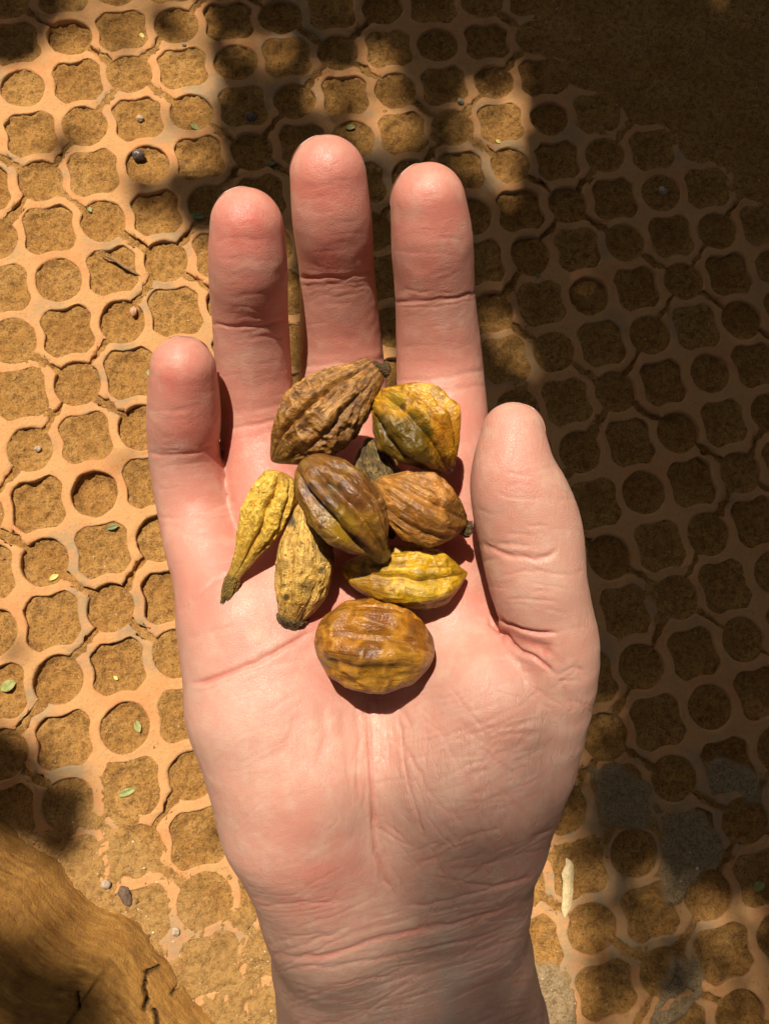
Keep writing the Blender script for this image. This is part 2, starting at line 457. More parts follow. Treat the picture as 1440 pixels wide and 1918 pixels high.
def build_root():
    # heightfield over a curved strip: s runs along the root towards its buried toe, w across it
    edge = np.array([(-520, 1270), (-300, 1380), (-100, 1470), (0, 1528), (62, 1572), (104, 1600), (137, 1642), (175, 1676), (215, 1700), (262, 1727), (304, 1776), (340, 1822), (385, 1880), (430, 1935), (490, 2010)], float)
    g = np.array([ground(x, y)[:2] for x, y in edge])
    dl = np.r_[0, np.cumsum(np.linalg.norm(np.diff(g, axis=0), axis=1))]
    ns, nw = 430, 260
    s = np.linspace(0, dl[-1], ns)
    E = np.stack([np.interp(s, dl, g[:, 0]), np.interp(s, dl, g[:, 1])], 1)
    k = np.hanning(25); k /= k.sum()
    pad = np.pad(E, ((12, 12), (0, 0)), mode='reflect', reflect_type='odd')
    E = np.stack([np.convolve(pad[:, c], k, 'valid') for c in (0, 1)], 1)
    T = np.gradient(E, axis=0); T /= np.linalg.norm(T, axis=1, keepdims=True)
    Nn = np.stack([T[:, 1], -T[:, 0]], 1)                     # into the root (down-left)
    if Nn[ns // 2] @ np.array([-1, -1]) < 0: Nn = -Nn
    S, Wd = np.meshgrid(s / s[-1], np.linspace(0, 1, nw), indexing='ij')
    width = 0.34 * np.clip(1 - S ** 3, 0.03, 1)
    off = Wd * width
    edge_n = 0.005 * fbm(np.c_[S.ravel() * 14, S.ravel() * 0, S.ravel() * 0], 5, 4).reshape(S.shape)
    XYr = E[:, None, :] + Nn[:, None, :] * (off + edge_n * (1 - Wd))[..., None]
    prof = np.clip(1 - (1 - np.clip(Wd * 2.6, 0, 1)) ** 3.0, 0, 1) * np.where(Wd > .55, np.cos((Wd - .55) / .45 * math.pi / 2) * .7 + .3, 1)
    H = 0.085 * (1 - smooth(0.45, 0.99, S)) + 0.014
    z = -0.008 + prof * H
    u = np.c_[S.ravel() * 5, off.ravel() * 70, z.ravel() * 40]
    z = z.ravel() + 0.0009 * fbm(u * np.array([1.0, 2.6, 1]), 15, 4) * smooth(0, 0.06, Wd.ravel()) + 0.0008 * fbm(u * np.array([4, 6, 1]), 19, 3) + 0.0010 * fbm(np.c_[XYr.reshape(-1, 2) * 75, z.ravel() * 0], 23, 4)
    P = np.c_[XYr.reshape(-1, 2), z]
    pp = proj(P)
    crack = np.zeros(len(P))
    for pl, w, d in (([(298, 1812), (275, 1822), (270, 1850), (276, 1872), (270, 1890)], 4.5, 0.010), ([(343, 1833), (333, 1850), (322, 1862)], 4, 0.009), ([(290, 1895), (294, 1918), (300, 1950)], 5, 0.010),
                     ([(146, 1860), (148, 1885)], 4, 0.006)):
        dd, _ = seg_dist(pp + 2.5 * np.c_[vnoise(P * 300, 3), vnoise(P * 300, 4)], pl)
        P[:, 2] -= d * np.exp(-(dd / (0.75 * w)) ** 2); crack = np.maximum(crack, np.exp(-(dd / (0.8 * w)) ** 2))
    me = mesh_np('tree_root', P, grid_quads(ns, nw))
    N = vert_normals(P, grid_quads(ns, nw))
    if N[:, 2].mean() < 0: me.flip_normals()
    attr(me, 'uvw', np.c_[S.ravel(), off.ravel(), z]); attr(me, 'crack', crack)
    o = link('tree_root', me, ROOT, None, Vector((E[ns // 2, 0], E[ns // 2, 1], 0)))
    tag(o, 'brown weathered tree root with cracked tip swelling out of the dry soil', 'tree root')
build_root()

# ------------------------------------------------------------------ the hand
D0 = 0.160                                       # metres from the lens to the palm plane
def hp(px, py, h):
    """photo pixel at height h mm over the palm plane -> camera-space metres"""
    z = D0 - h / 1000.0
    return np.array([(px - CX) / F_PX * z, (py - CY) / F_PX * z, z])
def hr(r, h): return r / F_PX * (D0 - h / 1000.0)

FINGERS = {
 'pinky':  [(470, 1165, -16, 92), (405, 1070, -15, 80), (369, 960, -19, 71), (346, 850, -15, 66), (345, 770, -8, 68), (344, 692, -2, 61)],
 'ring':   [(560, 1090, -17, 95), (512, 950, -20, 82), (483, 790, -22, 73), (470, 607, -9, 71), (465, 500, 2, 74), (463, 424, 7, 69)],
 'middle': [(690, 1060, -18, 98), (655, 880, -22, 86), (641, 690, -24, 80), (632, 520, -9, 71), (622, 410, 2, 75), (615, 331, 7, 72)],
 'index':  [(815, 1070, -16, 100), (832, 880, -17, 88), (824, 705, -19, 82), (815, 560, -9, 75), (809, 455, 0, 77), (802, 379, 5, 70)],
}
THUMB = [(968, 1400, -8, 116), (1030, 1240, 2, 91), (1018, 1140, 5, 88), (1004, 1080, 7, 92), (992, 1000, 8, 97), (976, 942, 10, 93), (961, 890, 12, 80), (959, 812, 13, 59)]
PALM = [
 [(678, 2150, -112, 150), (668, 1920, -70, 146), (652, 1790, -47, 140), (634, 1700, -30, 130)],     # ulnar side of the wrist
 [(872, 2150, -112, 154), (872, 1920, -70, 152), (857, 1790, -48, 138), (858, 1680, -33, 122)],
 [(775, 2150, -112, 150), (770, 1920, -69, 150), (755, 1760, -42, 148)],
 [(634, 1700, -30, 130), (560, 1520, -15, 146), (500, 1320, -12, 146), (478, 1170, -15, 143)],      # hypothenar edge
 [(690, 1650, -27, 150), (600, 1430, -12, 150), (560, 1250, -14, 120)],
 [(858, 1680, -33, 122), (902, 1560, -21, 120), (948, 1420, -10, 124)],                                # thenar
 [(800, 1600, -24, 150), (866, 1430, -8, 162), (918, 1310, -3, 138)],
 [(760, 1700, -36, 130), (820, 1300, -15, 130), (822, 1080, -16, 104)],                               # metacarpals
 [(740, 1700, -37, 130), (700, 1350, -19, 120), (690, 1060, -18, 100)],
 [(700, 1700, -37, 130), (600, 1350, -18, 120), (565, 1090, -17, 98)],
 [(560, 1130, -16, 95), (690, 1100, -18, 96), (815, 1110, -15, 96), (850, 1180, -13, 95)],            # across the knuckle pads
]

def chain_sdf(P, chain, k=0.0):
    """union of round cones along a chain"""
    d = None
    for (a, b) in zip(chain[:-1], chain[1:]):
        A, B = hp(*a[:3]), hp(*b[:3]); ra, rb = hr(a[3], a[2]), hr(b[3], b[2])
        BA = B - A; l2 = BA @ BA
        t = np.clip(((P - A) @ BA) / l2, 0, 1)
        q = np.linalg.norm(P - (A + t[..., None] * BA), axis=-1) - (ra + (rb - ra) * t)
        d = q if d is None else (smin(d, q, k) if k else np.minimum(d, q))
    return d
def smin(a, b, k):
    h = np.clip(0.5 + 0.5 * (b - a) / k, 0, 1)
    return b * (1 - h) + a * h - k * h * (1 - h)

def spline(ch, sub=4):
    """Catmull-Rom refinement of a chain of (px, py, h, r)"""
    c = np.array(ch, float); p = np.concatenate([[2 * c[0] - c[1]], c, [2 * c[-1] - c[-2]]]); out = []
    for i in range(1, len(c)):
        for t in np.arange(sub) / sub:
            a, b, d, e = p[i - 1], p[i], p[i + 1], p[i + 2]
            out.append(0.5 * (2 * b + (d - a) * t + (2 * a - 5 * b + 4 * d - e) * t * t + (3 * b - a - 3 * d + e) * t ** 3))
    return out + [c[-1]]
FINGER_S = {n: spline(ch) for n, ch in FINGERS.items()}; THUMB_S = spline(THUMB)
def part_sdf(P, ch, fine, k):
    if P.ndim == 4:                                            # a block of the grid: far from this part a constant will do
        lo_, hi_ = P[0, 0, 0], P[-1, -1, -1]; c = (lo_ + hi_) / 2; r = np.linalg.norm(hi_ - lo_) / 2
        d0 = float(chain_sdf(c[None].astype(float), ch)[0])
        if d0 > r + 0.010: return np.full(P.shape[:3], d0 - r, np.float32)
    return chain_sdf(P, fine, k)
def hand_parts(P):
    palm = None
    for ch in PALM:
        c = chain_sdf(P, ch, 0.002)
        palm = c if palm is None else smin(palm, c, 0.007)
    fs = {n: part_sdf(P, ch, FINGER_S[n], 0.0) for n, ch in FINGERS.items()}
    th = part_sdf(P, THUMB, THUMB_S, 0.0)
    return palm, fs, th
def hand_sdf(P):
    palm, fs, th = hand_parts(P)
    d = None
    for n, f in fs.items():
        q = smin(palm, f, 0.005)
        d = q if d is None else np.minimum(d, q)
    return smin(d, th, 0.0014)

def surface_nets(fn, lo, hi, h, slab=24):
    n = np.ceil((hi - lo) / h).astype(int) + 1
    xs = [lo[k] + h * np.arange(n[k]) for k in range(3)]
    D = np.full(n, 1.0, np.float32)
    B = 16; nb = [int(math.ceil(k / B)) for k in n]
    cen = np.stack(np.meshgrid(*[lo[k] + h * (np.arange(nb[k]) * B + (B - 1) / 2) for k in range(3)], indexing='ij'), -1)
    dc = fn(cen.reshape(-1, 3)).reshape(nb); lim = h * B * 0.5 * 1.74 + 0.004
    for i, j, k in np.argwhere(dc < lim):
        sl = (slice(i * B, min((i + 1) * B, n[0])), slice(j * B, min((j + 1) * B, n[1])), slice(k * B, min((k + 1) * B, n[2])))
        if dc[i, j, k] < -lim: D[sl] = -1.0; continue
        X = np.meshgrid(xs[0][sl[0]], xs[1][sl[1]], xs[2][sl[2]], indexing='ij')
        D[sl] = fn(np.stack(X, -1).astype(np.float32))
    ins = D < 0
    cnt = np.zeros(n - 1, np.int8)
    for a in (0, 1):
        for b in (0, 1):
            for c in (0, 1):
                cnt += ins[a:n[0] - 1 + a, b:n[1] - 1 + b, c:n[2] - 1 + c]
    act = np.argwhere((cnt > 0) & (cnt < 8))
    idx = np.full(n - 1, -1, np.int64); idx[tuple(act.T)] = np.arange(len(act))
    acc = np.zeros((len(act), 3)); num = np.zeros(len(act))
    cor = [(a, b, c) for a in (0, 1) for b in (0, 1) for c in (0, 1)]
    val = {c: D[act[:, 0] + c[0], act[:, 1] + c[1], act[:, 2] + c[2]] for c in cor}
    for c in cor:
        for ax in range(3):
            if c[ax]: continue
            e = list(c); e[ax] = 1; e = tuple(e)
            m = (val[c] < 0) != (val[e] < 0)
            t = val[c][m] / (val[c][m] - val[e][m])
            p = np.tile(np.array(c, float), (m.sum(), 1)); p[:, ax] += t
            acc[m] += p; num[m] += 1
    V = lo + h * (act + acc / num[:, None])
    Q = []
    for ax in range(3):
        o1, o2 = [k for k in range(3) if k != ax]
        sl0 = [slice(None)] * 3; sl1 = [slice(None)] * 3
        sl0[ax] = slice(0, -1); sl1[ax] = slice(1, None)
        s = ins[tuple(sl0)] != ins[tuple(sl1)]
        e = np.argwhere(s); e = e[(e[:, o1] > 0) & (e[:, o2] > 0) & (e[:, o1] < n[o1] - 1) & (e[:, o2] < n[o2] - 1)]
        inside_first = ins[tuple(e.T)]
        q = []
        for (da, db) in ((1, 1), (0, 1), (0, 0), (1, 0)):
            f = e.copy(); f[:, o1] -= da; f[:, o2] -= db
            q.append(idx[tuple(f.T)])
        q = np.stack(q, 1)
        flip = inside_first if ax != 1 else ~inside_first
        q[~flip] = q[~flip][:, ::-1]
        Q.append(q)
    return V, np.concatenate(Q)

def mat_skin():
    t = NT('skin'); v = t.coord()
    base = t.node('ShaderNodeAttribute', attribute_name='skin').outputs['Color']
    mot = t.noise(v, 210, 4, 0.6); mot2 = t.noise(v, 900, 3, 0.6)
    c = t.mix(t.ramp(mot, [(0.42, 0.0), (0.66, 0.30)]), base, (0.54, 0.20, 0.14))
    c = t.mix(t.ramp(mot, [(0.32, 0.28), (0.50, 0.0)]), c, (0.62, 0.40, 0.28))
    c = t.mix(t.ramp(mot2, [(0.5, 0.0), (0.75, 0.10)]), c, (0.50, 0.20, 0.15))
    # fine skin relief: long hair-fine lines (contours of stretched noise), a net of tiny furrows, grain
    def lines(rot, sc, width):
        tc = t.node('ShaderNodeTexCoord'); mp = t.node('ShaderNodeMapping'); t.l.new(tc.outputs['Object'], mp.inputs['Vector'])
        mp.inputs['Rotation'].default_value = (0, 0, math.radians(rot)); mp.inputs['Scale'].default_value = (sc, sc * 0.16, sc * 0.3)
        n = t.noise(mp.outputs[0], 1.0, 2, 0.5, 0.2)
        return t.ramp(t.math('ABSOLUTE', t.math('SUBTRACT', n, 0.5)), [(0.0, 0.0), (width, 1.0)])
    l1 = lines(38, 420, 0.016); l2 = lines(-62, 480, 0.016)
    vor = t.voronoi(v, 1900, 'DISTANCE_TO_EDGE'); fur = t.ramp(vor, [(0.0, 0.0), (0.12, 1.0)]); gr = t.noise(v, 2600, 3, 0.65)
    fine = t.attr('fine')
    h = t.math('MULTIPLY', fine, t.math('ADD', t.math('MULTIPLY', l1, 0.7), t.math('MULTIPLY', l2, 0.5)))
    h = t.math('ADD', h, t.math('ADD', t.math('MULTIPLY', fur, 0.25), t.math('ADD', t.math('MULTIPLY', gr, 0.5), t.math('MULTIPLY', mot2, 0.5))))
    nrm = t.bump(h, 0.46, 0.00024)
    c = t.mix(t.math('MULTIPLY', fine, t.math('MULTIPLY', t.math('SUBTRACT', 1.0, l1), 0.18)), c, (0.46, 0.17, 0.12))
    rg = t.ramp(mot2, [(0.3, 0.36), (0.7, 0.54)])
    return t.done(c, rg, nrm, **{'Subsurface Weight': 0.36, 'Subsurface Scale': 0.0026, 'Subsurface Radius': (1.0, 0.30, 0.15), 'Specular IOR Level': 0.40})
SKIN = mat_skin()

CREASES = [  # (which, polyline px, width px, depth mm)
 ('ring', [(396, 608), (430, 611), (480, 611), (512, 606), (542, 597)], 7, 0.75), ('ring', [(408, 792), (440, 800), (490, 795), (556, 778)], 7, 0.5), ('ring', [(410, 772), (470, 770), (552, 750)], 9, 0.30),
 ('ring', [(400, 618), (470, 622), (540, 608)], 4, 0.20),
 ('middle', [(560, 519), (600, 522), (650, 519), (704, 506)], 7, 0.75), ('middle', [(562, 534), (630, 534), (706, 522)], 4, 0.22), ('middle', [(560, 688), (620, 682), (680, 675), (722, 672)], 8, 0.50), ('middle', [(562, 700), (640, 700), (722, 690)], 5, 0.3),
 ('index', [(738, 566), (780, 563), (830, 560), (890, 551)], 7, 0.65), ('index', [(740, 574), (815, 575), (892, 562)], 4, 0.25), ('index', [(745, 712), (800, 712), (850, 704), (906, 694)], 8, 0.45), ('index', [(745, 735), (830, 735), (910, 722)], 6, 0.3),
 ('pinky', [(279, 848), (320, 853), (370, 848), (414, 826)], 7, 0.65), ('pinky', [(298, 970), (340, 968), (390, 958), (440, 938)], 9, 0.45), ('pinky', [(300, 985), (350, 985), (400, 972)], 5, 0.25),
 ('palm', [(331, 1150), (365, 1120), (400, 1090), (450, 1064)], 8, 0.65), ('palm', [(345, 1200), (400, 1182), (450, 1170)], 10, 0.25),
 ('palm', [(350, 1284), (400, 1270), (470, 1246), (530, 1215), (600, 1175)], 9, 1.25), ('palm', [(360, 1300), (430, 1275), (520, 1240)], 6, 0.25),
 ('palm', [(640, 1290), (560, 1235), (500, 1245)], 12, 0.25),
 ('palm', [(692, 1290), (691, 1340), (692, 1400), (696, 1470), (698, 1540), (706, 1600), (722, 1650), (745, 1690)], 7, 1.15),
 ('palm', [(745, 1310), (752, 1390), (765, 1470), (785, 1540), (800, 1580)], 6, 0.5), ('palm', [(700, 1545), (740, 1570), (770, 1585)], 4, 0.3), ('palm', [(600, 1300), (610, 1380), (590, 1450)], 16, 0.35),
 ('palm', [(640, 1320), (650, 1420), (660, 1520)], 14, 0.25), ('palm', [(560, 1340), (530, 1400), (480, 1440)], 14, 0.25),
 ('palm', [(780, 1470), (800, 1530), (830, 1570), (870, 1610)], 4, 0.25), ('palm', [(830, 1490), (870, 1550), (920, 1620)], 4, 0.22), ('palm', [(870, 1500), (920, 1580), (950, 1640)], 4, 0.22), ('palm', [(900, 1440), (960, 1530), (990, 1580)], 4, 0.18),
 ('palm', [(780, 1420), (860, 1380), (960, 1355), (1060, 1340)], 4, 0.16), ('palm', [(800, 1510), (880, 1500), (980, 1505)], 4, 0.16), ('palm', [(840, 1450), (940, 1410), (1050, 1400)], 4, 0.16),
 ('palm', [(490, 1778), (540, 1793), (600, 1793), (650, 1780), (700, 1762), (770, 1743), (850, 1730), (930, 1710), (990, 1675)], 9, 0.75),
 ('palm', [(520, 1806), (620, 1812), (720, 1795), (820, 1775), (930, 1745), (1000, 1715)], 7, 0.35), ('palm', [(740, 1700), (820, 1690), (900, 1672), (1000, 1640)], 6, 0.35),
 ('palm', [(860, 1655), (920, 1660), (970, 1652), (1005, 1632)], 7, 0.5), ('palm', [(800, 1640), (860, 1650), (930, 1680)], 4, 0.2), ('palm', [(700, 1820), (820, 1800), (960, 1760), (1010, 1745)], 6, 0.22),
 ('thumb', [(890, 1012), (920, 1026), (960, 1043), (1000, 1047), (1030, 1040), (1046, 1030)], 8, 0.8), ('thumb', [(905, 1010), (950, 1022), (1000, 1025)], 8, 0.3),
 ('thumb', [(925, 920), (950, 932), (985, 935), (1014, 933)], 4, 0.28), ('thumb', [(945, 884), (970, 890), (1000, 892)], 4, 0.25), ('thumb', [(985, 985), (1030, 984)], 3, 0.16), ('thumb', [(990, 1008), (1018, 1012)], 3, 0.16), ('thumb', [(940, 1124), (990, 1122), (1050, 1128)], 5, 0.25),
 ('any', [(916, 1120), (924, 1148), (945, 1168), (975, 1180), (1010, 1187), (1052, 1186)], 6, 1.0), ('any', [(916, 1150), (919, 1169), (940, 1185), (955, 1207), (975, 1222), (1000, 1232), (1025, 1250), (1042, 1264)], 6, 0.9),
 ('any', [(930, 1172), (965, 1200), (1005, 1212), (1040, 1225)], 20, 0.8), ('any', [(1045, 1262), (1075, 1250), (1100, 1258)], 5, 0.2), ('any', [(1045, 1268), (1062, 1300), (1075, 1335)], 5, 0.2),
 ('palm', [(545, 1168), (600, 1150), (690, 1120)], 7, 0.3),
]
RED = [  # (px, py, radius px, strength) where blood shows through
 (615, 345, 75, .65), (463, 435, 75, .65), (803, 395, 75, .6), (344, 705, 65, .6), (630, 470, 60, .6), (815, 490, 60, .45), (365, 800, 55, .5), (955, 850, 70, .35), (470, 530, 50, .5), (480, 525, 24, .5), (470, 585, 60, .35), (820, 500, 60, .4), (370, 780, 55, .45),
 (480, 740, 60, .25), (640, 640, 60, .3), (830, 660, 60, .35), (370, 930, 50, .3), (480, 860, 90, .55), (430, 1000, 60, .25), (840, 790, 80, .45), (940, 1000, 70, .25), (950, 900, 70, .35), (390, 1130, 60, .45), (450, 1060, 60, .5),
 (600, 1650, 100, .50), (560, 1580, 90, .35), (690, 1450, 80, .2), (640, 1230, 110, .45), (460, 1220, 80, .35), (520, 1280, 90, .25), (890, 1130, 60, .4), (990, 1230, 70, .4), (880, 1330, 120, .15), (600, 1150, 120, .5), (700, 1000, 200, .5), (950, 1190, 40, .4), (700, 1660, 60, .3), (720, 1600, 40, .25)]
PALE = [(450, 1330, 110, .5), (590, 1330, 60, .4), (780, 1300, 110, .4), (900, 1260, 90, .3), (780, 1520, 130, .45), (960, 1480, 110, .35), (800, 1880, 200, .55), (640, 1900, 150, .35), (900, 1800, 120, .35), (430, 1350, 80, .35), (1060, 1400, 90, .4), (500, 640, 60, .25), (640, 570, 50, .3), (820, 600, 50, .25), (345, 880, 50, .25), (1010, 1085, 60, .3), (680, 1560, 50, .3), (470, 1150, 40, .3)]

def fine_lines():
    r_ = np.random.default_rng(5); out = []
    def field(n, who, x0, x1, y0, y1, ang, sd_, l0, l1, dep):
        for _ in range(n):
            c = np.array([r_.uniform(x0, x1), r_.uniform(y0, y1)]); a = math.radians(ang + r_.normal(0, sd_)); ln = r_.uniform(l0, l1); k = r_.normal(0, 0.18)
            u = np.linspace(-.5, .5, 6); d = np.array([math.cos(a), math.sin(a)]); nn = np.array([-d[1], d[0]])
            out.append((who, c + ln * (u[:, None] * d + (k * (u ** 2))[:, None] * nn), r_.uniform(2.2, 3.6), r_.uniform(0.4, 1.0) * dep))
    field(95, 'palm', 730, 1090, 1290, 1640, -20, 9, 50, 190, 0.10)
    field(40, 'palm', 690, 960, 1330, 1680, 58, 11, 50, 170, 0.11)
    field(18, 'palm', 670, 730, 1320, 1680, 84, 8, 50, 140, 0.14)
    field(70, 'palm', 520, 1010, 1690, 1930, -17, 6, 70, 240, 0.11)
    field(45, 'palm', 380, 660, 1290, 1720, -32, 12, 40, 140, 0.05)
    field(26, 'thumb', 900, 1080, 880, 1180, 0, 14, 30, 100, 0.10)
    field(22, 'any', 950, 1100, 1190, 1340, 25, 25, 25, 80, 0.13)
    for nm, y, x0, x1, sl in (('ring', 608, 400, 540, -4), ('ring', 792, 415, 550, -6), ('middle', 517, 565, 700, -5), ('middle', 688, 565, 720, -6), ('index', 562, 742, 888, -6), ('index', 712, 750, 900, -6), ('pinky', 848, 285, 408, -6), ('pinky', 968, 300, 430, -10)):
        field(9, nm, x0 + 25, x1 - 25, y - 16, y + 30, sl, 4, 30, 110, 0.05)
    for nm in FINGERS:
        for (p, q) in zip(FINGERS[nm][1:-1], FINGERS[nm][2:]):
            c = (np.array(p[:2]) + np.array(q[:2])) / 2
            field(7, nm, c[0] - 45, c[0] + 45, c[1] - 60, c[1] + 60, -6, 9, 20, 70, 0.045)
    return out

def build_hand():
    lo = np.array([-0.066, -0.090, 0.128]); hi = np.array([0.072, 0.215, 0.306])
    V, Q = surface_nets(hand_sdf, lo, hi, 0.0007)
    me = mesh_np('hand', V, Q)
    o = bpy.data.objects.new('hand_raw', me); COL.objects.link(o)
    sm = o.modifiers.new('s', 'SMOOTH'); sm.factor = 0.5; sm.iterations = 8
    sb = o.modifiers.new('d', 'SUBSURF'); sb.levels = 1; sb.render_levels = 1
    me2 = bpy.data.meshes.new_from_object(o.evaluated_get(bpy.context.evaluated_depsgraph_get()))
    bpy.data.objects.remove(o); bpy.data.meshes.remove(me)
    n = len(me2.vertices); V = np.empty(n * 3, np.float32); me2.vertices.foreach_get('co', V); V = V.reshape(-1, 3).astype(float)
    Q = np.empty(len(me2.polygons) * 4, np.int32); me2.polygons.foreach_get('vertices', Q); Q = Q.reshape(-1, 4)
    N = vert_normals(V, Q)
    ctr = np.array([0, 0.02, 0.18])
    px = np.stack([CX + F_PX * V[:, 0] / V[:, 2], CY + F_PX * V[:, 1] / V[:, 2]], 1)
    face = smooth(0.25, -0.25, np.einsum('ij,ij->i', N, V / np.linalg.norm(V, axis=1, keepdims=True)))   # towards the lens: the palm side
    palm, fs, th = hand_parts(V)
    own = {k: smooth(0.004, 0.0012, f) for k, f in fs.items()}
    own['thumb'] = smooth(0.003, 0.0008, th); own['palm'] = smooth(0.006, 0.002, palm) * (1 - 0.9 * own['thumb']); own['any'] = np.ones(n)
    disp = np.zeros(n); red = np.zeros(n); pale = np.zeros(n)
    wob = np.c_[vnoise(V * 350, 1), vnoise(V * 350, 2)] * 2.6 + np.c_[vnoise(V * 1100, 1), vnoise(V * 1100, 2)] * 0.9
    for who, pl, w, dep, fl in [(*c, 0) for c in CREASES] + [(*c, 1) for c in fine_lines()]:
        if not fl: w, dep = (w * 0.55, dep * (0.27 if who in FINGERS else 0.42)) if who != 'any' else (w * 0.65, dep * 0.8)
        pl = np.array(pl, float); c0 = pl.min(0) - 60; c1 = pl.max(0) + 60
        m = np.where(np.all((px > c0) & (px < c1), axis=1) & (face > 0.02))[0]
        if not len(m): continue
        d, t = seg_dist(px[m] + (0.4 if who == 'any' else 1.0) * wob[m], pl)
        ends = smooth(0, 0.18, t) * smooth(1, 0.82, t) if who in ('palm', 'thumb', 'any') else smooth(-.05, 0.08, t) * smooth(1.05, 0.92, t)
        a = own[who][m] * face[m] * ends
        disp[m] -= dep * a * (np.exp(-(d / w) ** 2) - (0.0 if who == 'any' else 0.14) * np.exp(-((d - 2.6 * w) / (1.5 * w)) ** 2))
        red[m] = np.maximum(red[m], a * min(0.7, dep * (1.9 if fl else 1.4)) * np.exp(-(d / (1.25 * w)) ** 2))
    # soft bulges of the pads and fine flesh unevenness
    disp += face * (0.16 * fbm(V * 130, 7, 3) + 0.035 * vnoise(V * 420, 8))
    arm = smooth(1500, 1750, px[:, 1])
    disp += face * arm * 0.035 * vnoise(np.c_[V[:, 0] * 150, (V[:, 1] + .3 * V[:, 0]) * 1500, V[:, 2] * 0], 21)     # lengthways puckers over the wrist
    V = V + N * (disp / 1000)[:, None]
    for (x, y, r, s) in RED: red = np.maximum(red, s * np.exp(-((px[:, 0] - x) ** 2 + (px[:, 1] - y) ** 2) / r ** 2))
    for (x, y, r, s) in PALE: pale = np.maximum(pale, s * np.exp(-((px[:, 0] - x) ** 2 + (px[:, 1] - y) ** 2) / r ** 2))
    red *= (0.9 + 0.7 * fbm(V * 160, 33, 4)); pale *= (0.95 + 0.8 * fbm(V * 140, 37, 4))
    base = np.array([0.505, 0.275, 0.196])
    base = base + (np.array([0.44, 0.27, 0.19]) - base) * (0.9 * smooth(1550, 1800, px[:, 1]))[:, None]
    col = base + (np.array([0.555, 0.345, 0.262]) - base) * np.clip(pale, 0, 1)[:, None]
    fing = np.clip(sum(own[k] for k in ('pinky', 'ring', 'middle', 'index')), 0, 1)
    red = np.clip(red + 0.22 * fing, 0, 1)
    col = col + (np.array([0.52, 0.138, 0.100]) - col) * np.clip(red * 1.05, 0, 1)[:, None]
    vein = np.exp(-(seg_dist(px, [(830, 1760), (845, 1830), (840, 1918), (850, 2100)])[0] / 24) ** 2) + 0.6 * np.exp(-(seg_dist(px, [(700, 1830), (720, 2000)])[0] / 22) ** 2)
    col = col + (np.array([0.36, 0.33, 0.27]) - col) * (0.35 * vein)[:, None]
    W = cam2world(V)
    me2.vertices.foreach_set('co', W.astype(np.float32).ravel())
    me2.name = 'hand'; me2.materials.clear(); me2.materials.append(SKIN)
    attr(me2, 'skin', np.clip(col, 0, 1))
    attr(me2, 'fine', np.clip(0.12 + smooth(1250, 1420, px[:, 1]) * (0.25 + 0.75 * smooth(640, 760, px[:, 0])) + 0.3 * own['thumb'], 0, 1))
    me2.polygons.foreach_set('use_smooth', np.ones(len(me2.polygons), bool)); me2.update()
    org = cam2world(hp(770, 1850, -25)[None])[0]
    o = link('hand', me2, None, None, Vector(org))
    tag(o, 'bare open hand, palm up with fingers together, holding a heap of dried pods', 'hand')
    # fingernails: curved plates on the backs of the finger ends
    nm = NT('nail').done((0.40, 0.20, 0.14), 0.4, None, **{'Subsurface Weight': 0.2, 'Subsurface Scale': 0.001})
    for n_, ch, side in (('p', FINGERS['pinky'], -0.1), ('r', FINGERS['ring'], -0.45), ('m', FINGERS['middle'], -0.55), ('i', FINGERS['index'], -0.55), ('t', THUMB, 1.3)):
        A, B = hp(*ch[-2][:3]), hp(*ch[-1][:3]); r0, r1 = hr(ch[-2][3], ch[-2][2]), hr(ch[-1][3], ch[-1][2])
        ax = (B - A) / np.linalg.norm(B - A); ln = np.linalg.norm(B - A)
        dor = np.array([side, 0.0, 1.0]); dor -= ax * (dor @ ax); dor /= np.linalg.norm(dor); sd_ = np.cross(ax, dor)
        T_, A_ = np.meshgrid(np.linspace(0.35, 1, 18), np.linspace(-1, 1, 25), indexing='ij')
        tt = T_ * (ln + r1 * 0.93 - 0.16 * r1 * A_ ** 2)
        rad = np.where(tt < ln, r0 + (r1 - r0) * tt / ln, 0) ; over = np.clip(tt - ln, 0, None)
        rad = np.where(tt < ln, rad, np.sqrt(np.maximum((r1 * 1.015) ** 2 - over ** 2, (0.30 * r1) ** 2)))
        an = A_ * 0.78
        O_ = A + ax * tt[..., None] + (np.sin(an)[..., None] * sd_ + np.cos(an)[..., None] * dor) * (rad * 1.005 + 0.00015)[..., None]
        I_ = O_ - (np.sin(an)[..., None] * sd_ + np.cos(an)[..., None] * dor) * 0.0006
        P = np.concatenate([O_.reshape(-1, 3), I_.reshape(-1, 3)]); nq = grid_quads(18, 25); k = 18 * 25
        rim = [i * 25 for i in range(18)] + [17 * 25 + j for j in range(1, 25)] + [i * 25 + 24 for i in range(16, -1, -1)] + [j for j in range(23, 0, -1)]
        rq = np.array([[a, b, b + k, a + k] for a, b in zip(rim, rim[1:] + rim[:1])])
        q = np.concatenate([nq[:, ::-1], nq + k, rq])
        link('fingernail', mesh_np('fingernail', cam2world(P), q), nm, o, Vector(cam2world(B[None])[0]))
    return o
hand = build_hand()

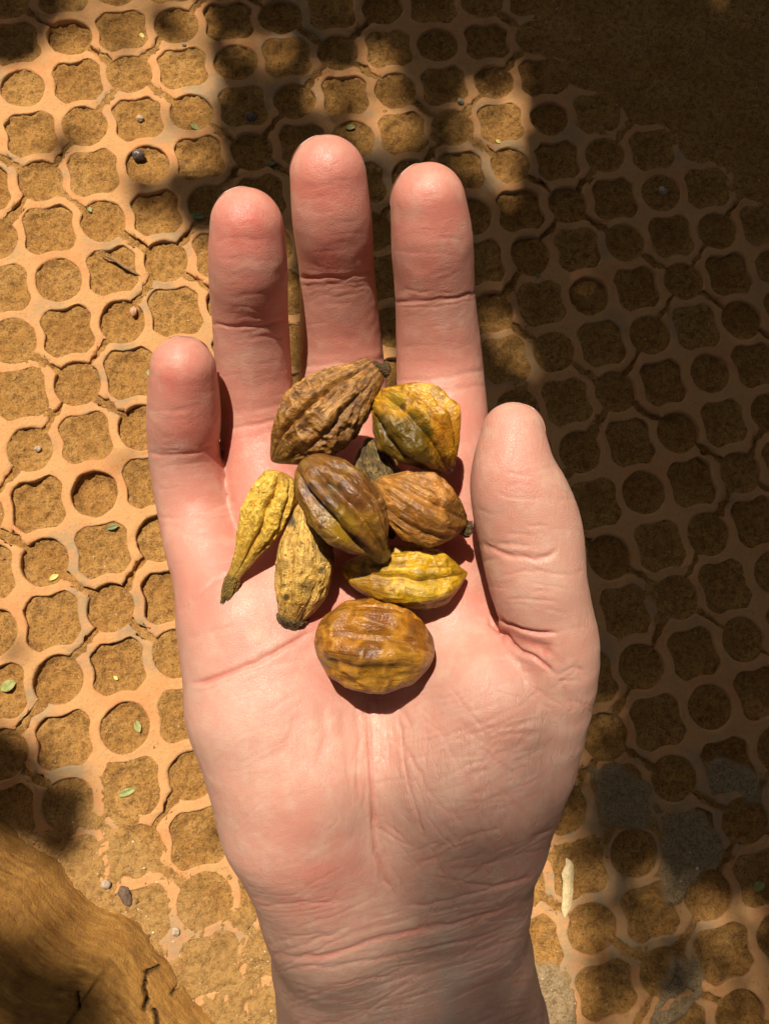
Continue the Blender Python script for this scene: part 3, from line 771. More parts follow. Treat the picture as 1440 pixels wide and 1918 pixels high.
# ------------------------------------------------------------------ the pods
def mat_pod(name, cols, speck=None, speck_amt=0.5, rough=0.5, spec=0.5, scale=1.0, bump=0.5):
    cols = [(q[0] * 0.82, q[1] * 0.67, q[2] * 0.36) for q in cols]
    t = NT(name); v = t.node('ShaderNodeAttribute', attribute_name='uvw').outputs['Vector']; ob = t.coord()
    big = t.noise(ob, 150 * scale, 4, 0.6, 0.6); mid = t.noise(ob, 520 * scale, 4, 0.65, 0.4); fine = t.noise(ob, 2400, 3, 0.6)
    mp = t.node('ShaderNodeMapping'); t.l.new(v, mp.inputs['Vector']); mp.inputs['Scale'].default_value = (5, 40, 40)
    fib = t.noise(mp.outputs[0], 1.0, 5, 0.65, 0.5)
    c = t.ramp(big, [(0.32, cols[0]), (0.50, cols[1]), (0.68, cols[2])])
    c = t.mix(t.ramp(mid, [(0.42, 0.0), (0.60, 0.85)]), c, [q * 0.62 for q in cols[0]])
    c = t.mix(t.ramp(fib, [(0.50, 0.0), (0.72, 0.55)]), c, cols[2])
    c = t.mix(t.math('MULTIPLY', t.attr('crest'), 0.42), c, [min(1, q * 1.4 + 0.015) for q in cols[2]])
    tint = t.node('ShaderNodeAttribute', attribute_name='tint')
    c = t.mix(t.attr('tintf'), c, tint.outputs['Color'])
    if speck:
        sp = t.math('MULTIPLY', t.ramp(t.noise(ob, 900 * scale, 3, 0.6), [(0.60, 0.0), (0.66, 1.0)]), speck_amt)
        c = t.mix(sp, c, speck)
    h = t.math('ADD', t.math('MULTIPLY', mid, 0.8), t.math('ADD', t.math('MULTIPLY', fib, 0.6), t.math('MULTIPLY', fine, 0.35)))
    rough -= 0.13; rg = t.ramp(mid, [(0.35, max(0.12, rough - 0.14)), (0.65, min(1, rough + 0.14))])
    return t.done(c, rg, t.bump(h, min(1, bump * 1.2), 0.0008), **{'Specular IOR Level': spec})

def build_pod(name, label, mat, ctrl, prof, nr=5, ramp=0.07, rsharp=0.6, phase=0.0, twist=0.3, wr=0.06, wfreq=(3.0, 9.0), lump=0.05, flat=1.0, seed=0, tints=(), grooves=(), cut=None, group='dried seed pods heaped on the palm'):
    """ctrl: axis points (px, py, h mm); prof: (t, radius px). Returns the object."""
    nt, na = 200, 190
    C3 = np.array([hp(*c) for c in ctrl]); k = len(C3)
    tk = np.linspace(0, 1, k); t = np.linspace(0, 1, nt); t = 0.5 - 0.5 * np.cos(math.pi * t) * (0.85 + 0.15 * np.abs(np.cos(math.pi * t)))
    if k == 2: AX = C3[0] + (C3[1] - C3[0]) * t[:, None]
    else:
        co = np.polyfit(tk, C3, k - 1 if k < 4 else 3); AX = sum(co[q] * t[:, None] ** (len(co) - 1 - q) for q in range(len(co)))
    T = np.gradient(AX, axis=0) / np.gradient(t)[:, None]; ln = np.linalg.norm(C3[-1] - C3[0]); T /= np.linalg.norm(T, axis=1, keepdims=True)
    view = np.array([0, 0, -1.0]); up = view - T * (T @ view)[:, None]; up /= np.linalg.norm(up, axis=1, keepdims=True); side = np.cross(T, up)
    pt = np.array([p[0] for p in prof]); pr = np.array([p[1] for p in prof]) / F_PX * (D0 - np.mean([c[2] for c in ctrl]) / 1000)
    # smooth monotone-ish interpolation (cosine blend of linear, lightly filtered)
    tf = np.linspace(0, 1, 801); R = np.interp(tf, pt, pr); kk = np.hanning(61); kk /= kk.sum()
    Rp = np.convolve(np.pad(R, 30, mode='reflect', reflect_type='odd'), kk, 'valid'); R = np.interp(t, tf, np.maximum(Rp, 0))
    endcap = np.sqrt(np.clip(1 - (1 - np.clip(t / 0.035, 0, 1)) ** 2, 0, 1)) * (1 if cut else np.sqrt(np.clip(1 - (1 - np.clip((1 - t) / 0.035, 0, 1)) ** 2, 0, 1)))
    R = R * endcap
    a = np.linspace(0, 2 * math.pi, na, endpoint=False)
    TT, AA = np.meshgrid(t, a, indexing='ij'); RR = R[:, None] * np.ones_like(AA); rmax = R.max()
    S = np.stack([TT * ln / rmax, np.cos(AA), np.sin(AA)], -1).reshape(-1, 3)          # in units of the largest radius
    AW = AA.ravel() + twist * (TT.ravel() - 0.5) + phase + 0.16 * fbm(S * 1.1, seed + 3, 2)
    rid = 1 - np.abs(np.sin(AW * nr / 2)) ** rsharp                                    # 1 in the furrow
    body = smooth(0.02, 0.25, TT.ravel()) * smooth(1.0, 0.80, TT.ravel())
    disp = 1.6 * ramp * (0.45 - rid) * (0.35 + 0.65 * body) * (0.8 + 0.6 * fbm(S * 0.9, seed + 5, 2))
    for (ga, gw, gd, g0, g1) in grooves:                                               # named furrows: angle, width, depth, t range
        da = np.abs((AW - ga + math.pi) % (2 * math.pi) - math.pi)
        disp -= gd * np.exp(-(da / gw) ** 2) * smooth(g0 - .1, g0 + .1, TT.ravel()) * smooth(g1 + .1, g1 - .1, TT.ravel())
        disp += gd * 0.45 * np.exp(-((da - 2.4 * gw) / (1.5 * gw)) ** 2) * smooth(g0 - .1, g0 + .1, TT.ravel()) * smooth(g1 + .1, g1 - .1, TT.ravel())
    U = np.c_[TT.ravel() * ln / rmax * wfreq[0], np.cos(AW) * wfreq[1] / 2, np.sin(AW) * wfreq[1] / 2]
    wv = 0.55 * np.stack([vnoise(S * 3, seed + 11), vnoise(S * 3, seed + 12), vnoise(S * 3, seed + 13)], 1)
    w1 = 1 - np.abs(vnoise(U + wv, seed + 21)) * 2.2; w2 = 1 - np.abs(vnoise(U * 2.1 + wv * 1.5, seed + 22)) * 2.2; w3 = vnoise(U * 4.3, seed + 23)
    disp += 0.85 * wr * (0.55 * np.clip(w1, -1, 1) + 0.30 * np.clip(w2, -1, 1) + 0.18 * w3) * (0.4 + 0.6 * body)
    disp += lump * fbm(S * 1.6, seed + 31, 3)
    crest = smooth(0.25, 0.8, 0.6 * np.clip(w1, -1, 1) + 0.4 * np.clip(w2, -1, 1))
    r = RR.ravel() * (1 + disp * np.clip(RR.ravel() / rmax * 1.15, 0.55, 1))
    P = (np.repeat(AX, na, 0) + (np.cos(AA).ravel() * r * flat)[:, None] * np.repeat(up, na, 0) + (np.sin(AA).ravel() * r)[:, None] * np.repeat(side, na, 0))
    Q = grid_quads(nt, na, True)
    Vw = cam2world(P); N = vert_normals(Vw, Q)
    if np.mean(np.einsum('ij,ij->i', N, Vw - cam2world(np.repeat(AX, na, 0)))) < 0: Q = Q[:, ::-1]
    me = mesh_np(name, Vw, Q)
    attr(me, 'uvw', np.c_[TT.ravel() * ln / rmax, np.cos(AW), np.sin(AW)] * 0.25)
    attr(me, 'crest', crest)
    tc = np.zeros((len(P), 3)); tw = np.zeros(len(P))
    px = np.stack([CX + F_PX * P[:, 0] / P[:, 2], CY + F_PX * P[:, 1] / P[:, 2]], 1)
    for (x, y, rad, col, s) in tints:
        w = s * smooth(1.25, 0.45, np.hypot(px[:, 0] - x, px[:, 1] - y) / rad + 0.55 * fbm(S * 2.5, seed + 41, 3))
        m = w > tw; tc[m] = np.array(col) * (0.76, 0.62, 0.36); tw = np.maximum(tw, w)
    attr(me, 'tint', tc); attr(me, 'tintf', tw)
    o = link(name, me, mat, None, Vector(cam2world(AX[nt // 2][None])[0]))
    if label: tag(o, label, 'seed pod', group)
    return o

def build_part(parent, name, mat, ctrl, prof, seed=0, **kw):
    """a small piece (stem, scar) of a pod, with its own mesh"""
    o = build_pod(name, None, mat, ctrl, prof, seed=seed, group=None, **kw)
    loc = o.location.copy()
    o.parent = parent; o.matrix_parent_inverse = Matrix.Translation(-parent.location)
    return o

DARK = mat_pod('dry_stem', [(0.05, 0.035, 0.022), (0.10, 0.07, 0.04), (0.17, 0.125, 0.07)], None, 0, 0.75, 0.3, 2.0, 0.8)
STEM = mat_pod('pale_stem', [(0.16, 0.11, 0.04), (0.26, 0.19, 0.07), (0.36, 0.27, 0.11)], (0.07, 0.05, 0.03), 0.8, 0.8, 0.2, 2.0, 0.9)

# dark shell underneath the heap
m9 = mat_pod('dark_shell', [(0.055, 0.042, 0.022), (0.14, 0.105, 0.05), (0.28, 0.21, 0.11)], (0.03, 0.024, 0.018), 0.8, 0.7, 0.35, 1.3, 0.9)
build_pod('seed_pod', 'dark grey brown pod wedged at the bottom of the heap, mostly hidden under the others', m9,
          [(690, 820, 2), (706, 900, 2), (735, 1010, -2)], [(0, 6), (0.18, 26), (0.5, 44), (0.8, 40), (1, 6)], nr=3, ramp=0.35, rsharp=0.9, wr=0.10, wfreq=(2, 9), lump=0.10, seed=90, phase=1.25)
# brown wrinkled pod
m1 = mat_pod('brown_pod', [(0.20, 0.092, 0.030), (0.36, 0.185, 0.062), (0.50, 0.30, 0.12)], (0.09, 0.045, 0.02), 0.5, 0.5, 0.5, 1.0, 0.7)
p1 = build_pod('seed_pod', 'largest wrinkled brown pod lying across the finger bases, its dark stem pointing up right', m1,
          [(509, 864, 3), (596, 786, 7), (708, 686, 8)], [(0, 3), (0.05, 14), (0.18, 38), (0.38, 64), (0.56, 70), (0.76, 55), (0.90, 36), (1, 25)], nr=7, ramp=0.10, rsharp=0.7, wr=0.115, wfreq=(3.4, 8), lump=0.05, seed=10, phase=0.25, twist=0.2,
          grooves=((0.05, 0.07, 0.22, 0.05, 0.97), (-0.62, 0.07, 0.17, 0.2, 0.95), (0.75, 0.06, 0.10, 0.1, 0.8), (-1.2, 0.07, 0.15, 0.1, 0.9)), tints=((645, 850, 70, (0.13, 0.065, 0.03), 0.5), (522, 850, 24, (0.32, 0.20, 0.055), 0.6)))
build_part(p1, 'stem', DARK, [(694, 697, 8.6), (712, 693, 9), (730, 692, 8.5)], [(0, 10), (0.3, 17), (0.6, 10), (0.85, 14), (1, 7)], seed=12, nr=4, ramp=0.3, wr=0.15, lump=0.25)
# yellow roundish pod
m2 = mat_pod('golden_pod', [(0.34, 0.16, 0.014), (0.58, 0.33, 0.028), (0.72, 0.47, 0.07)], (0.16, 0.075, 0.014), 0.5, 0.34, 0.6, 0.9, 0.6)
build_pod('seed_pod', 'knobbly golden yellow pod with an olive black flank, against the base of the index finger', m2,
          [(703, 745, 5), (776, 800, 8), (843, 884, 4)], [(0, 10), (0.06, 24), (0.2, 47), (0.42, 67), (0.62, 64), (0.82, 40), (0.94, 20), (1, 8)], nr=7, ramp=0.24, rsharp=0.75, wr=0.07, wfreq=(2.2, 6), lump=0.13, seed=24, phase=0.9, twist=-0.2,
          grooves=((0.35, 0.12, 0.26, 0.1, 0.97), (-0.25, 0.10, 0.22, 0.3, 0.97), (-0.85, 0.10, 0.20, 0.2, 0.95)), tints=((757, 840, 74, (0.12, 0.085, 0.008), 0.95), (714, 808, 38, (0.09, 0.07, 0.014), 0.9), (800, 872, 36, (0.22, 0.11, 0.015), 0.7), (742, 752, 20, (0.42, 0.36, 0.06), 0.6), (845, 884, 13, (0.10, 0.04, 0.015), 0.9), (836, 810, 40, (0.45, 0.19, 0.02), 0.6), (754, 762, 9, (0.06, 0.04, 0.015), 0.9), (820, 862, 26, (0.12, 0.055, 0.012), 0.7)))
# narrow yellow pod
m5 = mat_pod('yellow_pod', [(0.56, 0.36, 0.06), (0.80, 0.57, 0.11), (0.86, 0.68, 0.20)], (0.18, 0.11, 0.025), 0.75, 0.55, 0.35, 1.6, 0.7)
p5 = build_pod('seed_pod', 'slender bright yellow pod with a long tapering stalk, beside the little finger', m5,
          [(529, 884, 3), (489, 980, 2), (436, 1084, 0)], [(0, 20), (0.05, 31), (0.2, 40), (0.45, 41), (0.64, 32), (0.80, 21), (0.93, 14), (1, 13)], nr=5, ramp=0.17, rsharp=0.75, wr=0.075, wfreq=(3.2, 8), lump=0.07, seed=50, phase=0.2, twist=0.3, flat=0.75, cut=True,
          grooves=((0.05, 0.11, 0.26, 0.0, 0.9), (0.75, 0.10, 0.16, 0.05, 0.8), (-0.7, 0.1, 0.14, 0.05, 0.7)), tints=((540, 884, 18, (0.48, 0.25, 0.06), 0.6), (438, 1080, 34, (0.34, 0.22, 0.05), 0.7), (470, 1030, 30, (0.50, 0.30, 0.05), 0.5)))
build_part(p5, 'stalk', STEM, [(440, 1076, 0), (430, 1105, -0.6), (421, 1136, -1.2)], [(0, 13), (0.3, 13), (0.7, 12), (1, 14)], seed=55, nr=6, ramp=0.16, wr=0.14, lump=0.10, tints=((421, 1130, 14, (0.07, 0.055, 0.03), 0.9),))
# tan pod with cut end
m6 = mat_pod('tan_pod', [(0.50, 0.31, 0.09), (0.74, 0.51, 0.17), (0.80, 0.60, 0.27)], (0.05, 0.036, 0.02), 0.85, 0.55, 0.4, 1.2, 0.8)
p6 = build_pod('seed_pod', 'pale tan pod with black specks and a cut off grey end', m6,
          [(576, 925, 1), (573, 1045, 2), (548, 1150, -1)], [(0, 6), (0.12, 26), (0.35, 46), (0.58, 54), (0.78, 47), (0.92, 35), (1, 28)], nr=6, ramp=0.08, rsharp=0.8, wr=0.06, wfreq=(1.2, 13), lump=0.09, seed=60, phase=0.5, twist=0.3, cut=True,
          grooves=((0.9, 0.12, 0.14, 0.3, 0.9),), tints=((545, 975, 13, (0.05, 0.045, 0.04), 0.9), (602, 1068, 10, (0.07, 0.06, 0.045), 0.9), (572, 1100, 14, (0.22, 0.15, 0.06), 0.6), (536, 1118, 6, (0.09, 0.06, 0.03), 0.9), (618, 1030, 30, (0.12, 0.085, 0.035), 0.7), (527, 1060, 14, (0.25, 0.16, 0.06), 0.5)))
build_part(p6, 'cut_end', DARK, [(550, 1146, -0.7), (546, 1161, -1.2), (543, 1179, -1.8)], [(0, 27), (0.25, 30), (0.5, 26), (0.75, 22), (1, 15)], seed=66, nr=3, ramp=0.10, wr=0.10, lump=0.08)
# yellow green pod
m7 = mat_pod('olive_yellow_pod', [(0.34, 0.20, 0.012), (0.56, 0.36, 0.02), (0.70, 0.49, 0.05)], (0.18, 0.10, 0.012), 0.4, 0.38, 0.55, 0.8, 0.5)
build_pod('seed_pod', 'yellow green pod with deep lengthwise furrows, pointing at the base of the thumb', m7,
          [(640, 1062, 0), (760, 1084, 3), (875, 1073, 1)], [(0, 8), (0.12, 32), (0.35, 50), (0.6, 54), (0.8, 45), (0.90, 27), (0.96, 11), (1, 4)], nr=5, ramp=0.22, rsharp=0.85, wr=0.055, wfreq=(2.0, 5), lump=0.07, seed=70, phase=1.35, twist=0.15,
          grooves=((0.0, 0.12, 0.26, 0.1, 0.92), (-0.75, 0.1, 0.14, 0.2, 0.95), (0.8, 0.1, 0.12, 0.2, 0.9)), tints=((690, 1100, 36, (0.24, 0.12, 0.02), 0.7), (867, 1075, 12, (0.48, 0.27, 0.03), 0.6), (790, 1110, 40, (0.42, 0.32, 0.02), 0.5)))
# orange brown pod with stem
m4 = mat_pod('orange_brown_pod', [(0.26, 0.115, 0.028), (0.44, 0.205, 0.052), (0.54, 0.30, 0.10)], (0.16, 0.075, 0.022), 0.4, 0.45, 0.5, 0.9, 0.6)
p4 = build_pod('seed_pod', 'orange brown pod with a short dark stem, nestled beside the thumb', m4,
          [(696, 902, 6), (782, 950, 8), (866, 978, 5)], [(0, 5), (0.06, 20), (0.25, 47), (0.5, 63), (0.7, 58), (0.88, 38), (1, 17)], nr=5, ramp=0.13, rsharp=0.8, wr=0.055, wfreq=(2.2, 6), lump=0.10, seed=40, phase=0.6, twist=-0.3,
          grooves=((0.35, 0.12, 0.18, 0.15, 0.95), (-0.5, 0.12, 0.18, 0.05, 0.95)), tints=((856, 958, 26, (0.11, 0.06, 0.025), 0.7), (760, 915, 36, (0.38, 0.21, 0.075), 0.4), (790, 985, 34, (0.24, 0.11, 0.035), 0.5)))
build_part(p4, 'stem', DARK, [(852, 978, 5.5), (868, 988, 5), (882, 992, 4.5)], [(0, 15), (0.5, 14), (0.8, 16), (1, 9)], seed=44, nr=4, ramp=0.22, wr=0.15, lump=0.22, tints=((858, 990, 9, (0.42, 0.22, 0.07), 0.9),))
# central olive brown pod, on top
m3 = mat_pod('olive_brown_pod', [(0.085, 0.040, 0.018), (0.20, 0.095, 0.030), (0.33, 0.19, 0.05)], None, 0, 0.30, 0.7, 0.9, 0.55)
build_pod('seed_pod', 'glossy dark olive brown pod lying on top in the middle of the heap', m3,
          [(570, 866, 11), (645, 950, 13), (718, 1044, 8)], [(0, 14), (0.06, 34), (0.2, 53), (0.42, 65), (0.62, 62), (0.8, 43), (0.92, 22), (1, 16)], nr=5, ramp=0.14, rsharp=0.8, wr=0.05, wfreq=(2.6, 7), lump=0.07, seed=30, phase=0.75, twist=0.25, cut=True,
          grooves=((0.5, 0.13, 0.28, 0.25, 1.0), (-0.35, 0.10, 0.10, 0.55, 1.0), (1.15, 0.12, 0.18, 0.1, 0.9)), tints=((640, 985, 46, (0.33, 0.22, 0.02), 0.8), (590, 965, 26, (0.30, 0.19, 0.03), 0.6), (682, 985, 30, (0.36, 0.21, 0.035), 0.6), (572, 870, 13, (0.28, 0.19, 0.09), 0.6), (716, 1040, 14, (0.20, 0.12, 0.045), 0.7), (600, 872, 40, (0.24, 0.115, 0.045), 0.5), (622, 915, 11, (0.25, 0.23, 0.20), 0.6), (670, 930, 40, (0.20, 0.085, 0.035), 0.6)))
# round amber pod
m8 = mat_pod('amber_pod', [(0.20, 0.075, 0.012), (0.42, 0.19, 0.022), (0.56, 0.32, 0.065)], (0.12, 0.05, 0.015), 0.4, 0.42, 0.5, 0.6, 0.5)
build_pod('seed_pod', 'plump round amber pod with a shallow seam, alone nearest the wrist', m8,
          [(595, 1190, 5), (702, 1208, 7), (811, 1222, 5)], [(0, 16), (0.05, 40), (0.18, 67), (0.4, 80), (0.62, 79), (0.84, 60), (0.95, 33), (1, 11)], nr=6, ramp=0.10, rsharp=0.9, wr=0.045, wfreq=(1.6, 4.5), lump=0.07, seed=83, phase=0.4, twist=0.2,
          grooves=((-0.75, 0.09, 0.14, 0.35, 1.05), (0.15, 0.16, 0.10, 0.3, 0.8), (0.8, 0.14, 0.08, 0.1, 0.8)), tints=((712, 1160, 28, (0.17, 0.06, 0.018), 0.7), (700, 1212, 32, (0.14, 0.06, 0.015), 0.7), (612, 1238, 18, (0.20, 0.14, 0.07), 0.7), (650, 1190, 30, (0.28, 0.11, 0.02), 0.5), (780, 1200, 24, (0.22, 0.09, 0.022), 0.6), (735, 1258, 60, (0.40, 0.24, 0.035), 0.5), (775, 1175, 14, (0.20, 0.08, 0.02), 0.6), (630, 1150, 20, (0.22, 0.10, 0.03), 0.5)))

# ------------------------------------------------------------------ small litter on the paving
def leaf_mesh(length, width, curl, seed):
    r_ = np.random.default_rng(seed); n, m = 13, 5
    t, s = np.meshgrid(np.linspace(0, 1, n), np.linspace(-1, 1, m), indexing='ij')
    w = width / 2 * np.sin(np.pi * np.clip(t, 0.02, 0.98)) ** 0.7
    x = (t - 0.5) * length; y = s * w; z = curl * length * (s ** 2) * 0.6 + 0.2 * curl * length * np.sin(t * 3) + 0.0006
    P = np.c_[x.ravel(), y.ravel(), z.ravel()]; Pb = P - np.array([0, 0, 0.0004])
    q = grid_quads(n, m); k = n * m
    rim = [i * m for i in range(n)] + [(n - 1) * m + j for j in range(1, m)] + [i * m + m - 1 for i in range(n - 2, -1, -1)] + [j for j in range(m - 2, 0, -1)]
    rq = np.array([[a, b, b + k, a + k] for a, b in zip(rim, rim[1:] + rim[:1])])
    return mesh_np('leaflet', np.concatenate([P, Pb]), np.concatenate([q[:, ::-1], q + k, rq[:, ::-1]]))
def mat_plain(name, a, b, rough=0.6, scale=300):
    t = NT(name); v = t.coord(); n = t.noise(v, scale, 4, 0.6)
    return t.done(t.ramp(n, [(0.35, a), (0.65, b)]), rough, t.bump(n, 0.4, 0.0006))
GREEN = mat_plain('leaf_green', (0.15, 0.17, 0.03), (0.30, 0.28, 0.08)); YEL = mat_plain('leaf_yellow', (0.55, 0.42, 0.08), (0.62, 0.50, 0.14)); BLUEG = mat_plain('leaf_bluegreen', (0.10, 0.15, 0.06), (0.18, 0.22, 0.09))
bvh = None
dg = bpy.context.evaluated_depsgraph_get()
def surf(px, py):
    """where the sight line meets the ground pieces, looking under the hand"""
    best = None
    g = ground(px, py, 0.0)
    for o in [soil_o] + [c for c in pav.children]:
        c = o.location
        if o is not soil_o and (c.x - g[0]) ** 2 + (c.y - g[1]) ** 2 > 0.16 ** 2: continue
        ok, loc, nrm, _ = o.ray_cast(Vector((g[0] - o.location.x, g[1] - o.location.y, 0.3)), Vector((0, 0, -1)))
        if ok:
            z = loc.z + o.location.z
            if best is None or z > best: best = z
    return Vector((g[0], g[1], (best or 0.0)))
bpy.context.view_layer.update()
LEAVES = [(365, 237, 22, 11, 35, GREEN, 'small yellow green leaflet in a hole above the ring finger'),
          (657, 236, 20, 11, -10, GREEN, 'small green leaflet in a shaded hole above the middle finger'),
          (370, 402, 30, 13, 5, BLUEG, 'blue green leaflet on the paver just left of the ring fingertip'),
          (508, 304, 22, 10, -20, BLUEG, 'dark green leaflet on the joint left of the middle fingertip'),
          (167, 389, 14, 8, 60, GREEN, 'tiny pale green leaflet on the rim of a round hole, left side'),
          (257, 1362, 22, 12, 70, GREEN, 'bright green leaflet in the round hole left of the palm'),
          (237, 1485, 32, 13, -20, GREEN, 'long yellow green leaflet in the square hole near the root'),
          (14, 1285, 30, 20, -25, GREEN, 'crumpled green leaflets at the left edge of the picture'),
          (98, 1080, 18, 9, -35, YEL, 'pale yellow leaflet in a round hole far left'),
          (215, 1270, 10, 6, 40, YEL, 'tiny cream leaflet in the square hole left of the palm'),
          (212, 987, 22, 9, -15, BLUEG, 'dull green leaflet in a square hole left of the little finger'),
          (280, 697, 16, 12, 60, GREEN, 'green leaflet tucked beside the tip of the little finger'),
          (1424, 1662, 26, 18, -30, GREEN, 'pale green leaflet in the dark hole at the right edge'),
          (932, 265, 11, 9, 20, YEL, 'tiny yellow leaflet in the sunlit hole above the index finger'),
          (265, 62, 14, 9, 60, YEL, 'small cream leaflet in a square hole at the top left'),
          (1007, 517, 12, 8, -20, BLUEG, 'tiny grey green leaflet right of the index finger in shade')]
SC = 0.95 / F_PX
for k, (x, y, ln, wd, rot, mt, lab) in enumerate(LEAVES):
    p = surf(x, y)
    o = bpy.data.objects.new('leaflet', leaf_mesh(ln * SC, wd * SC, 0.15, 300 + k)); COL.objects.link(o); o.data.materials.append(mt)
    o.location = p + Vector((0, 0, 0.0012)); o.rotation_euler = (random.uniform(-.2, .2), random.uniform(-.2, .2), math.radians(-rot))
    tag(o, lab, 'leaf', 'fallen leaflets on the paving')

def blob(name, label, cat, x, y, pts, mat, seed, lift=0.0, nr=4, ramp=0.05, lump=0.1, wr=0.05, flat=0.8, group=None):
    """small solid lying on the ground, lofted along a bent axis given as (dx px, dy px, r px)"""
    p = surf(x, y); nt, na = 40, 28
    c = np.array([[d[0] * SC, -d[1] * SC, 0] for d in pts]); r = np.array([d[2] * SC for d in pts])
    tk = np.linspace(0, 1, len(pts)); t = 0.5 - 0.5 * np.cos(np.pi * np.linspace(0, 1, nt))
    AXc = np.stack([np.interp(t, tk, c[:, q]) for q in range(3)], 1); R = np.interp(t, tk, r) * np.sqrt(np.clip(1 - np.abs(2 * t - 1) ** 8, 0.001, 1))
    T = np.gradient(AXc, axis=0); T /= np.linalg.norm(T, axis=1, keepdims=True) + 1e-9
    sd_ = np.stack([T[:, 1], -T[:, 0], T[:, 0] * 0], 1); a = np.linspace(0, 2 * np.pi, na, endpoint=False)
    TT, AA = np.meshgrid(t, a, indexing='ij'); S = np.c_[TT.ravel() * 4, np.cos(AA).ravel(), np.sin(AA).ravel()]
    rr_ = np.repeat(R, na) * (1 + ramp * np.cos(AA.ravel() * nr) + lump * fbm(S, seed, 3) + wr * vnoise(S * 4, seed + 9))
    P = np.repeat(AXc, na, 0) + np.repeat(sd_, na, 0) * (np.sin(AA).ravel() * rr_)[:, None]; P[:, 2] += np.cos(AA).ravel() * rr_ * flat + r.max() * flat * 0.8 + lift
    q = grid_quads(nt, na, True); N = vert_normals(P, q)
    if np.mean(np.einsum('ij,ij->i', N, P - np.repeat(AXc, na, 0) - np.array([0, 0, r.max() * flat * .8 + lift]))) < 0: q = q[:, ::-1]
    o = bpy.data.objects.new(name, mesh_np(name, P, q)); COL.objects.link(o); o.data.materials.append(mat); o.location = p
    return tag(o, label, cat, group)
HUSK = mat_plain('straw', (0.50, 0.35, 0.15), (0.66, 0.50, 0.26), 0.6, 260); BERRY = mat_plain('dark_berry', (0.05, 0.035, 0.03), (0.13, 0.09, 0.07), 0.4); CHIP = mat_plain('bark_chip', (0.08, 0.045, 0.025), (0.17, 0.10, 0.06), 0.85); TWIG = mat_plain('twig_bark', (0.16, 0.08, 0.03), (0.28, 0.16, 0.06), 0.8); STONE = mat_plain('pale_stone', (0.30, 0.21, 0.13), (0.46, 0.34, 0.23), 0.85)
blob('seed_husk', 'flat cream coloured seed husk lying upright beside the wrist', 'seed husk', 1060, 1662, [(1, -50, 3), (7, -38, 8), (4, -22, 11), (3, -8, 9), (2, 6, 10), (0, 22, 9), (-4, 38, 8), (-5, 50, 3)], HUSK, 401, 0.004, flat=0.35, lump=0.22, nr=3, ramp=0.12)
blob('berry', 'small round dark berry in a sunlit hole at the upper left', 'berry', 259, 287, [(-12, 0, 6), (-6, 0, 11), (3, 1, 11), (12, 3, 6)], BERRY, 402, flat=0.95)
blob('bark_chip', 'dark bark chip on the bare soil near the root', 'bark chip', 235, 1678, [(-8, -17, 3), (-3, -8, 9), (4, 6, 8), (9, 16, 5)], CHIP, 403, flat=0.5, lump=0.25, nr=3, ramp=0.16)
blob('twig', 'thin bent twig lying across a square hole left of the ring finger', 'twig', 232, 500, [(-46, -26, 1.5), (-20, -16, 2.6), (0, -2, 2.8), (18, 8, 2.6), (32, 16, 1.5)], TWIG, 404, 0.006, lump=0.2)
blob('pebble', 'pink clay pebble on the upper rim of a round hole left of the little finger', 'pebble', 249, 580, [(-7, 0, 5), (0, 0, 10), (7, 0, 6)], mat_plain('clay_crumb', (0.50, 0.24, 0.13), (0.56, 0.31, 0.18), 0.85), 405, group='pebbles on the paving')
for k, (x, y, r, lab) in enumerate([(200, 1656, 8, 'pale pebble on the soil close to the root'), (862, 192, 7, 'grey pebble in a dark hole above the index finger'), (470, 216, 10, 'dark pebble in the shaded square hole above the ring finger'), (262, 218, 7, 'brown pebble in a square hole at the upper left'), (1243, 355, 9, 'grey pebble inside a round hole in deep shade at the right'), (345, 84, 4, 'tiny pebble in a round hole along the top edge'), (68, 838, 6, 'whitish pebble in the round hole at the left edge'), (330, 1745, 7, 'pale pebble beside the cracked root tip')]):
    blob('pebble', lab, 'pebble', x, y, [(-r, r * .2, r * .45), (-r * .2, -r * .1, r), (r, r * .15, r * .6)], BERRY if k == 2 else STONE, 410 + k, nr=3, ramp=0.14, lump=0.28, flat=0.65, group='pebbles on the paving')

# ------------------------------------------------------------------ the tree overhead that throws the dappled shade (out of the picture)
LIT = [([(-500, 110), (40, 115), (90, 62), (180, 40), (230, 18), (370, 22), (385, 60), (420, 130), (395, 190), (410, 250), (420, 300), (330, 318), (230, 330), (250, 380), (345, 350), (350, 440), (450, 450), (545, 450), (560, 720), (740, 620), (760, 1000), (700, 1300), (850, 1300), (930, 1400), (860, 2500), (-500, 2500), (-500, 1570)], 0.985),
       ([(700, 70), (745, 60), (770, 160), (800, 230), (770, 330), (745, 380), (700, 300), (590, 270), (560, 170), (580, 100), (640, 120)], 0.45),
       ([(820, 235), (870, 150), (955, 130), (990, 200), (980, 310), (930, 400), (840, 300)], 0.5),
       ([(895, 460), (930, 470), (940, 560), (995, 640), (1005, 720), (920, 680)], 0.3),
       ([(1000, 1330), (1130, 1280), (1185, 1320), (1130, 1420), (1110, 1500), (1140, 1570), (1220, 1620), (1340, 1640), (1460, 1720), (1460, 2300), (900, 2300)], 0.20),
       ([(430, 60), (560, 20), (580, 130), (500, 150)], 0.2)]
DARKP = [([(-500, 1370), (0, 1360), (70, 1395), (95, 1465), (165, 1480), (125, 1600), (70, 1600), (0, 1550), (-500, 1440)], 0.0),
         ([(100, -200), (120, 30), (200, 75), (300, 40), (330, 110), (390, 110), (395, -200)], 0.42), ([(-500, -100), (-500, 40), (30, 60), (70, 30), (70, -100)], 0.1),
         ([(-500, 1710), (60, 1715), (150, 1740), (210, 1790), (245, 1850), (255, 1950), (255, 2300), (-500, 2300)], 0.15)]
